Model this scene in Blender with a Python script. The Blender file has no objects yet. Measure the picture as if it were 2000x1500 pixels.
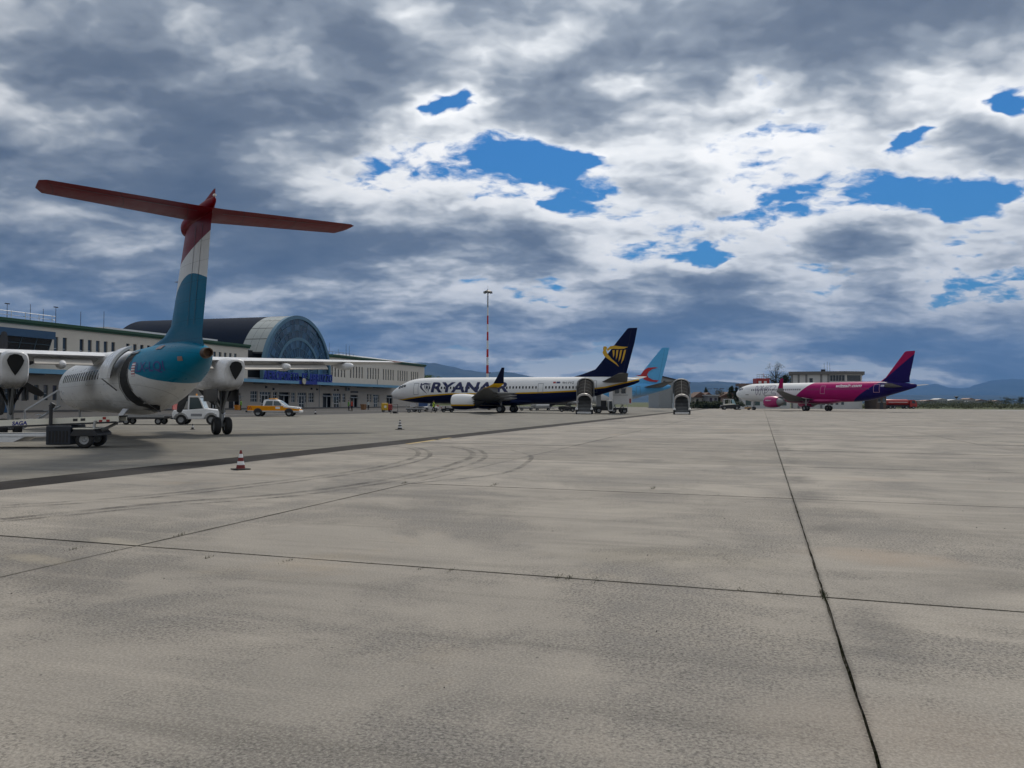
import bpy, bmesh, math, random
from mathutils import Vector, Matrix
R_ = math.radians
random.seed(7)
scene = bpy.context.scene
COL = scene.collection

# ------------------------------------------------------------------ camera
FPX = 1540.0; CAM_H = 1.7
PITCH = math.atan(34/1540.0); ROLL = R_(0.3)
cam_d = bpy.data.cameras.new('camera'); cam = bpy.data.objects.new('camera', cam_d); COL.objects.link(cam)
cam_d.sensor_width = 36; cam_d.lens = 36*FPX/2000; cam_d.clip_start = .1; cam_d.clip_end = 90000
CAMROT = Matrix.Rotation(math.pi/2+PITCH, 3, 'X') @ Matrix.Rotation(ROLL, 3, 'Z')
cam.matrix_world = Matrix.Translation((0, 0, CAM_H)) @ CAMROT.to_4x4()
scene.camera = cam
scene.render.resolution_x = 1024; scene.render.resolution_y = 768
scene.view_settings.view_transform = 'Standard'; scene.view_settings.look = 'None'
scene.view_settings.gamma = 1; scene.view_settings.exposure = 0.26
scene.cycles.volume_bounces = 1
scene.cycles.max_bounces = 6; scene.cycles.diffuse_bounces = 2; scene.cycles.glossy_bounces = 2

# ------------------------------------------------------------------ node maths
class S:
    """socket wrapper: arithmetic on shader sockets"""
    def __init__(s, nt, v): s.nt = nt; s.v = v
    def _m(s, op, *a):
        n = s.nt.nodes.new('ShaderNodeMath'); n.operation = op
        for i, x in enumerate((s,)+a):
            x = x.v if isinstance(x, S) else x
            if isinstance(x, (int, float)): n.inputs[i].default_value = x
            else: s.nt.links.new(x, n.inputs[i])
        return S(s.nt, n.outputs[0])
    def __add__(s, o): return s._m('ADD', o)
    __radd__ = __add__
    def __mul__(s, o): return s._m('MULTIPLY', o)
    __rmul__ = __mul__
    def __sub__(s, o): return s._m('SUBTRACT', o)
    def __rsub__(s, o): return S(s.nt, o)._m('SUBTRACT', s) if not isinstance(o, S) else o._m('SUBTRACT', s)
    def __truediv__(s, o): return s._m('DIVIDE', o)
    def pow(s, o): return s._m('POWER', o)
    def exp(s): return s._m('EXPONENT')
    def sin(s): return s._m('SINE')
    def abs(s): return s._m('ABSOLUTE')
    def max(s, o): return s._m('MAXIMUM', o)
    def min(s, o): return s._m('MINIMUM', o)
    def gt(s, o): return s._m('GREATER_THAN', o)
    def lt(s, o): return s._m('LESS_THAN', o)
    def step(s, a, b):
        n = s.nt.nodes.new('ShaderNodeMapRange'); n.interpolation_type = 'SMOOTHSTEP'
        s.nt.links.new(s.v, n.inputs[0])
        for i, x in ((1, a), (2, b)):
            if isinstance(x, S): s.nt.links.new(x.v, n.inputs[i])
            else: n.inputs[i].default_value = x
        return S(s.nt, n.outputs[0])
def xyz(nt, v):
    n = nt.nodes.new('ShaderNodeSeparateXYZ'); nt.links.new(v, n.inputs[0]); return [S(nt, o) for o in n.outputs]
def vec(nt, *c):
    n = nt.nodes.new('ShaderNodeCombineXYZ')
    for i, x in enumerate(c):
        if isinstance(x, S): nt.links.new(x.v, n.inputs[i])
        else: n.inputs[i].default_value = x
    return n.outputs[0]
def noise(nt, v, scale, detail=6, rough=.55, dist=0, color=False, lac=2.0):
    n = nt.nodes.new('ShaderNodeTexNoise'); nt.links.new(v, n.inputs['Vector'])
    n.inputs['Scale'].default_value = scale; n.inputs['Detail'].default_value = detail
    n.inputs['Roughness'].default_value = rough; n.inputs['Distortion'].default_value = dist
    n.inputs['Lacunarity'].default_value = lac
    return n.outputs['Color'] if color else S(nt, n.outputs[0])
def voro(nt, v, scale, feat='F1', rnd=1.0):
    n = nt.nodes.new('ShaderNodeTexVoronoi'); n.feature = feat; nt.links.new(v, n.inputs['Vector'])
    n.inputs['Scale'].default_value = scale; n.inputs['Randomness'].default_value = rnd
    return n
def mixc(nt, fac, a, b, mode='MIX'):
    n = nt.nodes.new('ShaderNodeMix'); n.data_type = 'RGBA'; n.blend_type = mode
    for s_, x in ((n.inputs[0], fac), (n.inputs[6], a), (n.inputs[7], b)):
        x = x.v if isinstance(x, S) else x
        if isinstance(x, (int, float)): s_.default_value = x
        elif isinstance(x, tuple): s_.default_value = (*x[:3], 1)
        else: nt.links.new(x, s_)
    return n.outputs[2]
def ramp(nt, f, stops, interp='LINEAR'):
    n = nt.nodes.new('ShaderNodeValToRGB'); nt.links.new(f.v, n.inputs[0]); cr = n.color_ramp; cr.interpolation = interp
    while len(cr.elements) < len(stops): cr.elements.new(.5)
    for e, (p, c) in zip(cr.elements, stops): e.position = p; e.color = (*c, 1) if isinstance(c, tuple) else (c, c, c, 1)
    return n.outputs[0]

# ------------------------------------------------------------------ world: broken cloud over a blue sky
SUN_AZ = R_(14); SUN_EL = R_(50)
SUN_DIR = Vector((math.sin(SUN_AZ)*math.cos(SUN_EL), math.cos(SUN_AZ)*math.cos(SUN_EL), math.sin(SUN_EL)))
def pixel_dir(px, py): return CAMROT @ Vector(((px-1000)/FPX, -(py-750)/FPX, -1))
KC = .30        # curvature of the cloud deck: keeps far cloud from shrinking to lines
def cloud_plane(px, py, kc=KC):
    d = pixel_dir(px, py).normalized(); k = max(d.z, 0)+kc; return d.x/k, d.y/k
def cloud_size(px, py, sx, sy):
    """sizes noted for a deck constant of .15, carried over to KC"""
    r = []
    for i, (ex, ey) in enumerate(((8, 0), (0, -8))):
        f = lambda kc: abs(cloud_plane(px+ex, py+ey, kc)[i]-cloud_plane(px-ex, py-ey, kc)[i])
        r.append(f(KC)/max(1e-6, f(.15)))
    return sx*r[0], sy*r[1]
def build_world():
    w = bpy.data.worlds.new('World'); scene.world = w; w.use_nodes = True
    w.cycles.sampling_method = 'MANUAL'; w.cycles.sample_map_resolution = 256
    nt = w.node_tree; nt.nodes.clear()
    out = nt.nodes.new('ShaderNodeOutputWorld'); bg = nt.nodes.new('ShaderNodeBackground'); bg.inputs[1].default_value = .1
    nt.links.new(bg.outputs[0], out.inputs[0])
    sky = nt.nodes.new('ShaderNodeTexSky'); sky.sky_type = 'NISHITA'; sky.sun_disc = False
    sky.sun_elevation = SUN_EL; sky.sun_rotation = SUN_AZ; sky.air_density = 1.2; sky.dust_density = .5; sky.ozone_density = 2.2
    tc = nt.nodes.new('ShaderNodeTexCoord'); dx, dy, dz = xyz(nt, tc.outputs['Generated'])
    k = dz.max(0.0)+KC
    px, py = dx/k, dy/k
    P = vec(nt, px, py, 0.0)
    # macro layout of the cloud deck on its plane: (pixel, sx, sy in plane units, amount)
    M = S(nt, .0)
    macro = [((150, 130), .42, .30, .13), ((620, 170), .30, .22, .11), ((330, 330), .5, .3, .09), ((300, 540), .8, .5, .11), ((120, 430), .5, .35, .07), ((560, 480), .4, .3, .05), ((1330, 110), .22, .20, .16), ((1640, 250), .15, .22, .13), ((1720, 20), .35, .12, .13),
             ((1000, 120), .16, .14, .07), ((900, 480), .6, .4, .07), ((1690, 445), .16, .3, .08), ((1100, 640), .9, .6, .04), ((1750, 660), .7, .8, .08),
             ((868, 214), .06, .055, -.30), ((1300, 375), .16, .10, .09), ((1620, 372), .13, .09, .07), ((1440, 235), .06, .06, .10), ((1000, 595), .6, .25, .07), ((640, 640), .3, .14, .06), ((1740, 350), .05, .05, -.10), ((1050, 305), .085, .085, -.29), ((1150, 300), .04, .035, -.16), ((1385, 512), .075, .10, -.27), ((1860, 378), .12, .17, -.33), ((765, 335), .10, .08, .09), ((960, 550), .2, .1, .05), ((1960, 212), .09, .035, -.27), ((1790, 262), .04, .09, -.2), ((1090, 398), .05, .05, -.2),
             ((1240, 145), .05, .05, -.12), ((860, 290), .22, .22, -.06), ((1480, 330), .35, .30, -.10), ((1200, 430), .5, .35, -.06), ((1900, 560), .5, .5, -.09), ((760, 380), .25, .3, -.05), ((1500, 180), .08, .14, -.10), ((1090, 30), .10, .10, .05), ((1240, 40), .10, .08, .04),
             ((1060, 712), .7, .20, -.11), ((1400, 694), .8, .18, -.10), ((960, 655), .5, .16, -.12), ((1500, 722), .8, .24, -.12), ((680, 630), .35, .13, -.16), ((1850, 742), .9, .22, -.10), ((1390, 662), .35, .12, -.10), ((1690, 738), .5, .2, -.10), ((1250, 715), .5, .2, -.07), ((1530, 361), .09, .07, .10), ((1240, 470), .08, .07, .06), ((1540, 240), .05, .05, .08), ((1640, 545), .12, .12, .06), ((1700, 700), 2.5, .5, .05), ((1500, 640), .8, .3, .04), ((260, 497), .12, .05, -.09), ((960, 590), .4, .12, -.1)]
    wn = noise(nt, P, 4.2, 4, .62, color=True); wx, wy, wz = xyz(nt, wn)
    mx = px+(wx-.5)*.26; my = py+(wy-.5)*.20
    mv = vec(nt, mx, my, 0.0); base = S(nt, math.exp(-.7))
    for (c, sx, sy, a) in macro:
        cx, cy = cloud_plane(*c); sx, sy = cloud_size(*c, sx, sy)
        ma = nt.nodes.new('ShaderNodeVectorMath'); ma.operation = 'MULTIPLY_ADD'; nt.links.new(mv, ma.inputs[0]); ma.inputs[1].default_value = (1/sx, 1/sy, 0); ma.inputs[2].default_value = (-cx/sx, -cy/sy, 0)
        dt = nt.nodes.new('ShaderNodeVectorMath'); dt.operation = 'DOT_PRODUCT'; nt.links.new(ma.outputs[0], dt.inputs[0]); nt.links.new(ma.outputs[0], dt.inputs[1])
        M = base._m('POWER', S(nt, dt.outputs['Value']))._m('MULTIPLY_ADD', a, M)
    def warp(ox, oy): return vec(nt, px*1.0+ox+(wx-.5)*.12, py*1.25+oy+(wy-.5)*.12, 0.37)
    q0 = warp(0, 0); sd = .035
    n1 = noise(nt, q0, 2.7, 7, .55); n1b = noise(nt, warp(sd*.25, -sd), 2.7, 4, .54)   # second sample a step towards the sun side
    n2 = noise(nt, q0, 9.5, 3, .55)
    bw = vec(nt, px+(n2-.5)*.16+(wx-.5)*.1, py+(n2-.5)*.12+(wy-.5)*.1, 1.3)
    v1 = S(nt, voro(nt, bw, 6.0).outputs['Distance']); v2 = S(nt, voro(nt, bw, 15.0).outputs['Distance'])
    puff = (v1-.42)*-.13+(v2-.42)*-.075        # cauliflower billows
    d0 = n1*.88+n2*.12+puff
    lowband = dz.step(.13, .02)                       # far, low cloud: flatter contrast
    T = d0+M+.042+lowband*.02
    relief = (n1-n1b)
    n3 = noise(nt, q0, 24.0, 3, .62)
    edge = T+(n3-.5)*.16+(n2-.5)*.08
    cover = edge.step(.36, .455)
    glow = (((dx*SUN_DIR.x+dy*SUN_DIR.y+dz*SUN_DIR.z)-.55)/.45).max(0.0)
    shade = T+relief*-1.1-glow*.05+(n3-.5)*.07-puff*.9
    c = ramp(nt, shade, [(.405, (1.0, .99, .97)), (.475, (.84, .85, .85)), (.545, (.50, .525, .55)), (.612, (.26, .292, .335)), (.70, (.142, .168, .21)), (.85, (.095, .118, .16))])
    gain = nt.nodes.new('ShaderNodeVectorMath'); gain.operation = 'SCALE'; nt.links.new(c, gain.inputs[0])
    nt.links.new(((glow*.62+.68)*10.0).v, gain.inputs['Scale'])
    hz = mixc(nt, lowband*.42, gain.outputs[0], (1.25, 1.75, 2.55))
    hz = mixc(nt, (shade.step(.49, .41))*lowband*.9, hz, (9.0, 8.9, 8.4))
    blue = nt.nodes.new('ShaderNodeVectorMath'); blue.operation = 'MULTIPLY'; nt.links.new(sky.outputs[0], blue.inputs[0]); blue.inputs[1].default_value = (.10, .36, .64)
    fin = mixc(nt, cover.max(lowband), blue.outputs[0], hz)
    nt.links.new(fin, bg.inputs[0])
build_world()
sun_d = bpy.data.lights.new('sun', 'SUN'); sun_d.energy = 1.9; sun_d.angle = R_(10); sun_d.color = (1, .92, .80)
sun = bpy.data.objects.new('sun', sun_d); COL.objects.link(sun)
sun.rotation_euler = SUN_DIR.to_track_quat('Z', 'Y').to_euler()
# ------------------------------------------------------------------ geometry helpers
def pixel_point(px, py, depth):
    d = pixel_dir(px, py); return Vector((0, 0, CAM_H))+d*(depth/d.y)
def ground_at(px, py, z=0.0):
    d = pixel_dir(px, py); return Vector((0, 0, CAM_H))+d*((z-CAM_H)/d.z)
def shade(me, smooth, angle=40):
    if smooth:
        me.polygons.foreach_set('use_smooth', [True]*len(me.polygons))
        try: me.set_sharp_from_angle(angle=R_(angle))
        except Exception: pass
def rotz(a): return Matrix.Rotation(a, 3, 'Z')
class MB:
    def __init__(s): s.v = []; s.f = []
    def add(s, vs, fs):
        o = len(s.v); s.v += [tuple(x) for x in vs]; s.f += [tuple(i+o for i in q) for q in fs]; return s
    def box(s, c, d, M=None):
        x, y, z = d[0]/2, d[1]/2, d[2]/2
        vs = [Vector((a*x, b*y, e*z)) for e in (-1, 1) for a, b in ((-1, -1), (1, -1), (1, 1), (-1, 1))]
        if M: vs = [M @ q for q in vs]
        vs = [q+Vector(c) for q in vs]
        return s.add(vs, [(3, 2, 1, 0), (4, 5, 6, 7), (0, 1, 5, 4), (1, 2, 6, 5), (2, 3, 7, 6), (3, 0, 4, 7)])
    def b(s, x0, x1, y0, y1, z0, z1): return s.box(((x0+x1)/2, (y0+y1)/2, (z0+z1)/2), (abs(x1-x0), abs(y1-y0), abs(z1-z0)))
    def tube(s, p0, p1, r0, r1=None, n=10):
        p0 = Vector(p0); p1 = Vector(p1); r1 = r0 if r1 is None else r1
        d = (p1-p0).normalized(); a = d.orthogonal().normalized(); b = d.cross(a)
        vs = [p+(a*math.cos(6.28318*i/n)+b*math.sin(6.28318*i/n))*r for p, r in ((p0, r0), (p1, r1)) for i in range(n)]
        return s.add(vs, [(i, (i+1) % n, n+(i+1) % n, n+i) for i in range(n)]+[tuple(range(n-1, -1, -1)), tuple(range(n, 2*n))])
    def path(s, pts, r, n=8):
        for a, b in zip(pts, pts[1:]): s.tube(a, b, r, r, n)
        return s
    def rings(s, rs, caps=(True, True), closed=True):
        n = len(rs[0]); vs = [p for q in rs for p in q]; fs = []
        m = n if closed else n-1
        for k in range(len(rs)-1):
            for i in range(m): fs.append((k*n+i, k*n+(i+1) % n, (k+1)*n+(i+1) % n, (k+1)*n+i))
        if caps[0]: fs.append(tuple(range(n-1, -1, -1)))
        if caps[1]: fs.append(tuple(range((len(rs)-1)*n, len(rs)*n)))
        return s.add(vs, fs)
    def lathe(s, prof, o=(0, 0, 0), axis='z', n=24, caps=(True, True)):
        o = Vector(o); rs = []
        for r, h in prof:
            q = []
            for i in range(n):
                c, d = r*math.cos(6.28318530*i/n), r*math.sin(6.28318530*i/n)
                q.append(o+Vector({'z': (c, d, h), 'x': (h, c, d), 'y': (d, h, c)}[axis]))
            rs.append(q)
        return s.rings(rs, caps)
    def prism(s, poly, h0, h1, plane='xz'):
        n = len(poly)
        def P(a, b, h): return {'xz': (a, h, b), 'xy': (a, b, h), 'yz': (h, a, b)}[plane]
        vs = [P(a, b, h0) for a, b in poly]+[P(a, b, h1) for a, b in poly]
        return s.add(vs, [tuple(range(n)), tuple(range(2*n-1, n-1, -1))]+[(i, i+n, (i+1) % n+n, (i+1) % n) for i in range(n)])
    def mesh(s, name, fix=True):
        me = bpy.data.meshes.new(name); me.from_pydata(s.v, [], s.f)
        if fix:
            bm = bmesh.new(); bm.from_mesh(me); bmesh.ops.recalc_face_normals(bm, faces=bm.faces); bm.to_mesh(me); bm.free()
        return me
    def build(s, name, mat, parent=None, smooth=False, bevel=0, angle=40, fix=True, **kw):
        me = s.mesh(name, fix); shade(me, smooth, angle)
        o = obj(name, me, mat, parent)
        if bevel:
            m = o.modifiers.new('bevel', 'BEVEL'); m.width = bevel; m.segments = 2; m.limit_method = 'ANGLE'
        for k, x in kw.items(): o[k] = x
        return o
def obj(name, me, mat=None, parent=None):
    if mat is not None and me is not None and not me.materials: me.materials.append(mat)
    o = bpy.data.objects.new(name, me); COL.objects.link(o)
    if parent: o.parent = parent
    return o
def thing(name, label, cat, loc=(0, 0, 0), rz=0.0, group=None):
    o = bpy.data.objects.new(name, None); COL.objects.link(o); o.empty_display_size = .5
    o.location = loc; o.rotation_euler = (0, 0, rz); o['label'] = label; o['category'] = cat
    if group: o['group'] = group
    return o
def kids(o): return [c for c in COL.objects if c.parent == o]
def dup(o, loc, rz, label=None, parent=None):
    def rec(a, p):
        c = a.copy(); COL.objects.link(c); c.parent = p
        for ch in list(CH.get(a.name, [])): rec(ch, c)
        return c
    CH = {}
    for q in COL.objects:
        if q.parent: CH.setdefault(q.parent.name, []).append(q)
    r = rec(o, parent)
    if loc is not None: r.location = loc; r.rotation_euler = (0, 0, rz)
    if label: r['label'] = label
    return r
def struct(o): o['kind'] = 'structure'; return o
def spline(keys, n=6):
    """Catmull-Rom through tuples"""
    out = []
    for i in range(len(keys)-1):
        p0, p1, p2, p3 = keys[max(i-1, 0)], keys[i], keys[i+1], keys[min(i+2, len(keys)-1)]
        for k in range(n):
            t = k/n
            out.append(tuple(.5*((2*b)+(-a+c)*t+(2*a-5*b+4*c-d)*t*t+(-a+3*b-3*c+d)*t**3) for a, b, c, d in zip(p0, p1, p2, p3)))
    out.append(tuple(keys[-1])); return out

# ------------------------------------------------------------------ materials
MATS = {}
def new_mat(name):
    m = bpy.data.materials.new(name); m.use_nodes = True; nt = m.node_tree
    return m, nt, nt.nodes['Principled BSDF']
def pm(name, col, rough=.5, metal=0.0, var=.14, scale=2.5, bump=0.0, coat=0.0, spec=.5, rnd=0.0):
    if name in MATS: return MATS[name]
    m, nt, p = new_mat(name); tc = nt.nodes.new('ShaderNodeTexCoord')
    n = noise(nt, tc.outputs['Object'], scale, 6, .6)
    n2 = noise(nt, tc.outputs['Object'], scale*7, 3, .6)
    f = (n-.5)*(2*var)+(n2-.5)*var+1.0
    if rnd:
        oi = nt.nodes.new('ShaderNodeObjectInfo'); f = f*(S(nt, oi.outputs['Random']).pow(2.5)*rnd+.6)
    mul = nt.nodes.new('ShaderNodeVectorMath'); mul.operation = 'SCALE'; mul.inputs[0].default_value = col[:3]; nt.links.new(f.v, mul.inputs['Scale'])
    nt.links.new(mul.outputs[0], p.inputs['Base Color'])
    nt.links.new(((n-.5)*.25+rough).v, p.inputs['Roughness'])
    p.inputs['Metallic'].default_value = metal; p.inputs['Coat Weight'].default_value = coat; p.inputs['Coat Roughness'].default_value = .08
    p.inputs['Specular IOR Level'].default_value = spec
    if bump:
        b = nt.nodes.new('ShaderNodeBump'); b.inputs['Strength'].default_value = bump; b.inputs['Distance'].default_value = .02
        nt.links.new(n2.v, b.inputs['Height']); nt.links.new(b.outputs[0], p.inputs['Normal'])
    MATS[name] = m; return m
def livery(name, fn, rough=.34, coat=.0, streak=.10, seams=False):
    """aircraft paint: fn(nt, x, y, z) -> colour socket, in the aircraft's own coordinates"""
    m, nt, p = new_mat(name); tc = nt.nodes.new('ShaderNodeTexCoord')
    x, y, z = xyz(nt, tc.outputs['Object'])
    c = fn(nt, x, y, z)
    st = noise(nt, vec(nt, x*.35, y*2.0, z*2.2), 1.6, 6, .62)
    f = (st-.5)*(2*streak)+1.0
    if seams:
        for q, per, w in ((x, 1.17, .010), (x, .39, .006), (z+y*.35, .62, .012)):
            fr = (q/per)._m('FRACT'); f = f*(1.0-(fr.lt(w/per))*(.38 if per > .5 else .12))
    mul = nt.nodes.new('ShaderNodeVectorMath'); mul.operation = 'SCALE'; nt.links.new(c, mul.inputs[0]); nt.links.new(f.v, mul.inputs['Scale'])
    nt.links.new(mul.outputs[0], p.inputs['Base Color'])
    nt.links.new(((st-.5)*.22+rough).v, p.inputs['Roughness'])
    p.inputs['Specular IOR Level'].default_value = .05
    bp = nt.nodes.new('ShaderNodeBump'); bp.inputs['Strength'].default_value = .06; bp.inputs['Distance'].default_value = .03
    pl = ((x*1.9).sin().abs()).step(.03, .0)
    nb = noise(nt, vec(nt, x, y, z), 1.1, 2, .5)
    nt.links.new((nb*.5-pl*.25).v, bp.inputs['Height']); nt.links.new(bp.outputs[0], p.inputs['Normal'])
    MATS[name] = m; return m
def curve_of(nt, x, pts, x0, x1, y0, y1):
    """piecewise-linear function of a socket"""
    n = nt.nodes.new('ShaderNodeFloatCurve'); c = n.mapping.curves[0]; n.mapping.use_clip = False
    q = [((a-x0)/(x1-x0), (b-y0)/(y1-y0)) for a, b in pts]
    while len(c.points) < len(q): c.points.new(.5, .5)
    for i, (a, b) in enumerate(q): c.points[i].location = (a, b); c.points[i].handle_type = 'VECTOR'
    n.mapping.update()
    nt.links.new(((x-x0)/(x1-x0)).v, n.inputs['Value'])
    return S(nt, n.outputs[0])*(y1-y0)+y0
WHITE = (.78, .79, .80)
M_white = pm('white paint', (.74, .75, .76), .35, var=.06)
M_offwhite = pm('cream paint', (.80, .78, .68), .45, var=.08)
M_black = pm('black rubber', (.016, .016, .017), .75, var=.3)
M_dark = pm('dark metal', (.035, .036, .04), .5, .3)
M_grey = pm('grey metal', (.30, .31, .32), .45, .5)
M_steel = pm('bare steel', (.45, .46, .47), .35, .9)
M_glass = pm('dark glass', (.012, .017, .022), .06, var=.1, spec=.8)
M_cabglass = pm('cab glass', (.05, .075, .085), .05, var=.1, spec=.9)
M_alu = pm('aluminium', (.55, .56, .57), .3, .8)

# ------------------------------------------------------------------ text and flat marks as meshes
def text_mesh(txt, size, bold=0.0, shear=0.0, align='LEFT', space=1.0, depth=0.0):
    cu = bpy.data.curves.new('txt', 'FONT'); cu.body = txt; cu.size = size; cu.offset = bold; cu.shear = shear; cu.align_x = align
    cu.space_character = space; cu.extrude = depth; cu.resolution_u = 4; cu.dimensions = '2D'; cu.fill_mode = 'BOTH'
    o = bpy.data.objects.new('txt', cu); COL.objects.link(o)
    dg = bpy.context.evaluated_depsgraph_get(); dg.update()
    me = bpy.data.meshes.new_from_object(o.evaluated_get(dg)); bpy.data.objects.remove(o); bpy.data.curves.remove(cu)
    return me
def fit_text(me, x0, x1, z0, z1):
    xs = [v.co.x for v in me.vertices]; ys = [v.co.y for v in me.vertices]
    ax, bx, ay, by = min(xs), max(xs), min(ys), max(ys)
    for v in me.vertices: v.co = ((v.co.x-ax)/(bx-ax)*(x1-x0)+x0, (v.co.y-ay)/(by-ay)*(z1-z0)+z0, 0)
    return me
def wrap(me, fn, step=.12, axis=1):
    """cut a flat mark (x, z in its XY) into bands and lay it on a surface fn(x, z) -> point"""
    bm = bmesh.new(); bm.from_mesh(me)
    lo = min(v.co.y for v in bm.verts); hi = max(v.co.y for v in bm.verts); z = lo+step
    while z < hi:
        bmesh.ops.bisect_plane(bm, geom=bm.verts[:]+bm.edges[:]+bm.faces[:], plane_co=(0, z, 0), plane_no=(0, 1, 0)); z += step
    for v in bm.verts: v.co = fn(v.co.x, v.co.y)
    bm.to_mesh(me); bm.free(); return me
def poly_mesh(polys, name='mark'):
    me = bpy.data.meshes.new(name); bm = bmesh.new()
    for pl in polys:
        f = bm.faces.new([bm.verts.new((a, b, 0)) for a, b in pl])
    bmesh.ops.triangulate(bm, faces=bm.faces[:]); bm.to_mesh(me); bm.free(); return me
def text_part(name, txt, mat, parent, x0, x1, z0, z1, fn, bold=0.0, shear=0.0, step=.2):
    me = fit_text(text_mesh(txt, 1.0, bold, shear), x0, x1, z0, z1); wrap(me, fn, step)
    return obj(name, me, mat, parent)

# ------------------------------------------------------------------ ground
TH = R_(17.6); U = Vector((math.sin(TH), math.cos(TH), 0)); V = Vector((math.cos(TH), -math.sin(TH), 0))
def uv(u, v, z=0.0): return U*u+V*v+Vector((0, 0, z))
def sheet(name, corners, z, mat, parent=None):
    me = bpy.data.meshes.new(name); me.from_pydata([(c[0], c[1], z) for c in corners], [], [tuple(range(len(corners)))])
    bm = bmesh.new(); bm.from_mesh(me); bm.faces.ensure_lookup_table()
    if bm.faces[0].normal.z < 0: bmesh.ops.reverse_faces(bm, faces=bm.faces[:])
    bm.to_mesh(me); bm.free()
    return obj(name, me, mat, parent)
def concrete(name, tones, joint=False, speckle=1.0, stains=(), bloom=1.0):
    m, nt, p = new_mat(name)
    g = nt.nodes.new('ShaderNodeNewGeometry'); X, Y, Z = xyz(nt, g.outputs['Position'])
    cu = X*U.x+Y*U.y; cv = X*V.x+Y*V.y
    P = vec(nt, cv, cu, 0.0)
    big = noise(nt, P, .11, 3, .55, .4); nc = noise(nt, P, .42, 7, .66, .35, color=True); mid, yl, patch = xyz(nt, nc)
    fine = noise(nt, P, 9.0, 4, .65)
    c = ramp(nt, big*.55+mid*.45, [(.30, tones[0]), (.46, tones[1]), (.56, tones[2]), (.70, tones[3])])
    # rust-brown and yellow blooms
    c = mixc(nt, ((yl-big)*.7+.5).step(.60, .74)*(.35*bloom), c, (.31, .235, .165))
    c = mixc(nt, yl.step(.60, .76)*(.16*bloom), c, (.36, .31, .205))
    # worn aggregate: short dark flecks in drifting patches
    sp = noise(nt, vec(nt, cv*.8, cu, 0.0), 42.0, 4, .70, .2)
    pk = (patch+(big-.5)*.7).step(.40, .58)
    fl = sp.step(.49, .57)*pk
    c = mixc(nt, fl.min(.9)*speckle*.85, c, (.06, .056, .052))
    c = mixc(nt, (patch.step(.46, .66))*.48*speckle, c, (.135, .13, .13))
    stk = noise(nt, vec(nt, cv*.16, cu*1.9, 4.0), 1.0, 4, .66)
    c = mixc(nt, stk.step(.50, .70)*.42, c, tuple(t*.55 for t in tones[0])); c = mixc(nt, stk.step(.46, .30)*.30, c, tuple(t*1.12 for t in tones[3]))
    vo = voro(nt, vec(nt, cv, cu*1.6, 0.0), 5.0); dot = S(nt, vo.outputs['Distance'])
    rc = xyz(nt, vo.outputs['Color'])[0]
    c = mixc(nt, dot.lt(.07)*rc.gt(.72)*.75, c, (.05, .048, .045))
    gr = noise(nt, P, 55.0, 2, .7)
    c = mixc(nt, ((gr-.5)*1.6+.06).max(0.0), c, tuple(min(.5, t*1.45) for t in tones[3])); c = mixc(nt, ((.5-gr)*1.4).max(0.0), c, tuple(t*.5 for t in tones[0]))
    ve = voro(nt, vec(nt, cv+(mid-.5)*2.2, cu+(yl-.5)*2.2, 0.0), .21, 'DISTANCE_TO_EDGE')
    c = mixc(nt, S(nt, ve.outputs['Distance']).lt(.0011)*patch.gt(.55)*.5*speckle, c, (.06, .055, .05))
    if stains:      # dirt washed along the slab edges
        for e in [((((cu-7.45)/7.45)+.5)._m('FRACT')-.5).abs()*7.45, (cv+6.92).abs(), (cv-.52).abs(), (cv-8.65).abs()]:
            c = mixc(nt, ((e+(mid-.5)*.09+(sp-.5)*.16).step(.045, -.01))*.7, c, (.045, .042, .036))
        # grime drawn along the right side of the long joint
        jd = (cv-.80)/.30; c = mixc(nt, ((jd*jd)*-1.0).exp()*(mid*.6+patch*.6).step(.56, .74)*(sp*.8+.2)*.9, c, (.075, .073, .07))
    for (sx, sy), a, b, rot, amt, colr in stains:
        q = ground_at(sx, sy); du = cu-q.dot(U); dv = cv-q.dot(V)
        e1 = (dv*math.cos(rot)+du*math.sin(rot))/a; e2 = (du*math.cos(rot)-dv*math.sin(rot))/b
        w = (e1*e1+e2*e2)*.8+(mid-.5)*4.5+(fine-.5)*1.5+(sp-.5)*2.5
        c = mixc(nt, w.step(1.5, -.6)*amt*(sp.step(.42, .60)*.6+.4), c, colr)
    if joint:
        for coord, off, sp_ in ((cu, 7.45, 7.45), (cv, .5, 7.6)):
            t = ((coord-off)/sp_+.5); fr = t._m('FRACT')
            c = mixc(nt, (fr-.5).abs().lt(.0028)*.85, c, (.05, .047, .04))
    oi = nt.nodes.new('ShaderNodeObjectInfo'); rnd = S(nt, oi.outputs['Random'])
    f = (rnd-.5)*.20+1.0
    mul = nt.nodes.new('ShaderNodeVectorMath'); mul.operation = 'SCALE'; nt.links.new(c, mul.inputs[0]); nt.links.new(f.v, mul.inputs['Scale'])
    nt.links.new(mul.outputs[0], p.inputs['Base Color'])
    nt.links.new((fine*.25+.68).v, p.inputs['Roughness']); p.inputs['Specular IOR Level'].default_value = .10
    b = nt.nodes.new('ShaderNodeBump'); b.inputs['Strength'].default_value = .12; b.inputs['Distance'].default_value = .004
    nt.links.new(gr.v, b.inputs['Height']); nt.links.new(b.outputs[0], p.inputs['Normal'])
    return m
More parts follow.
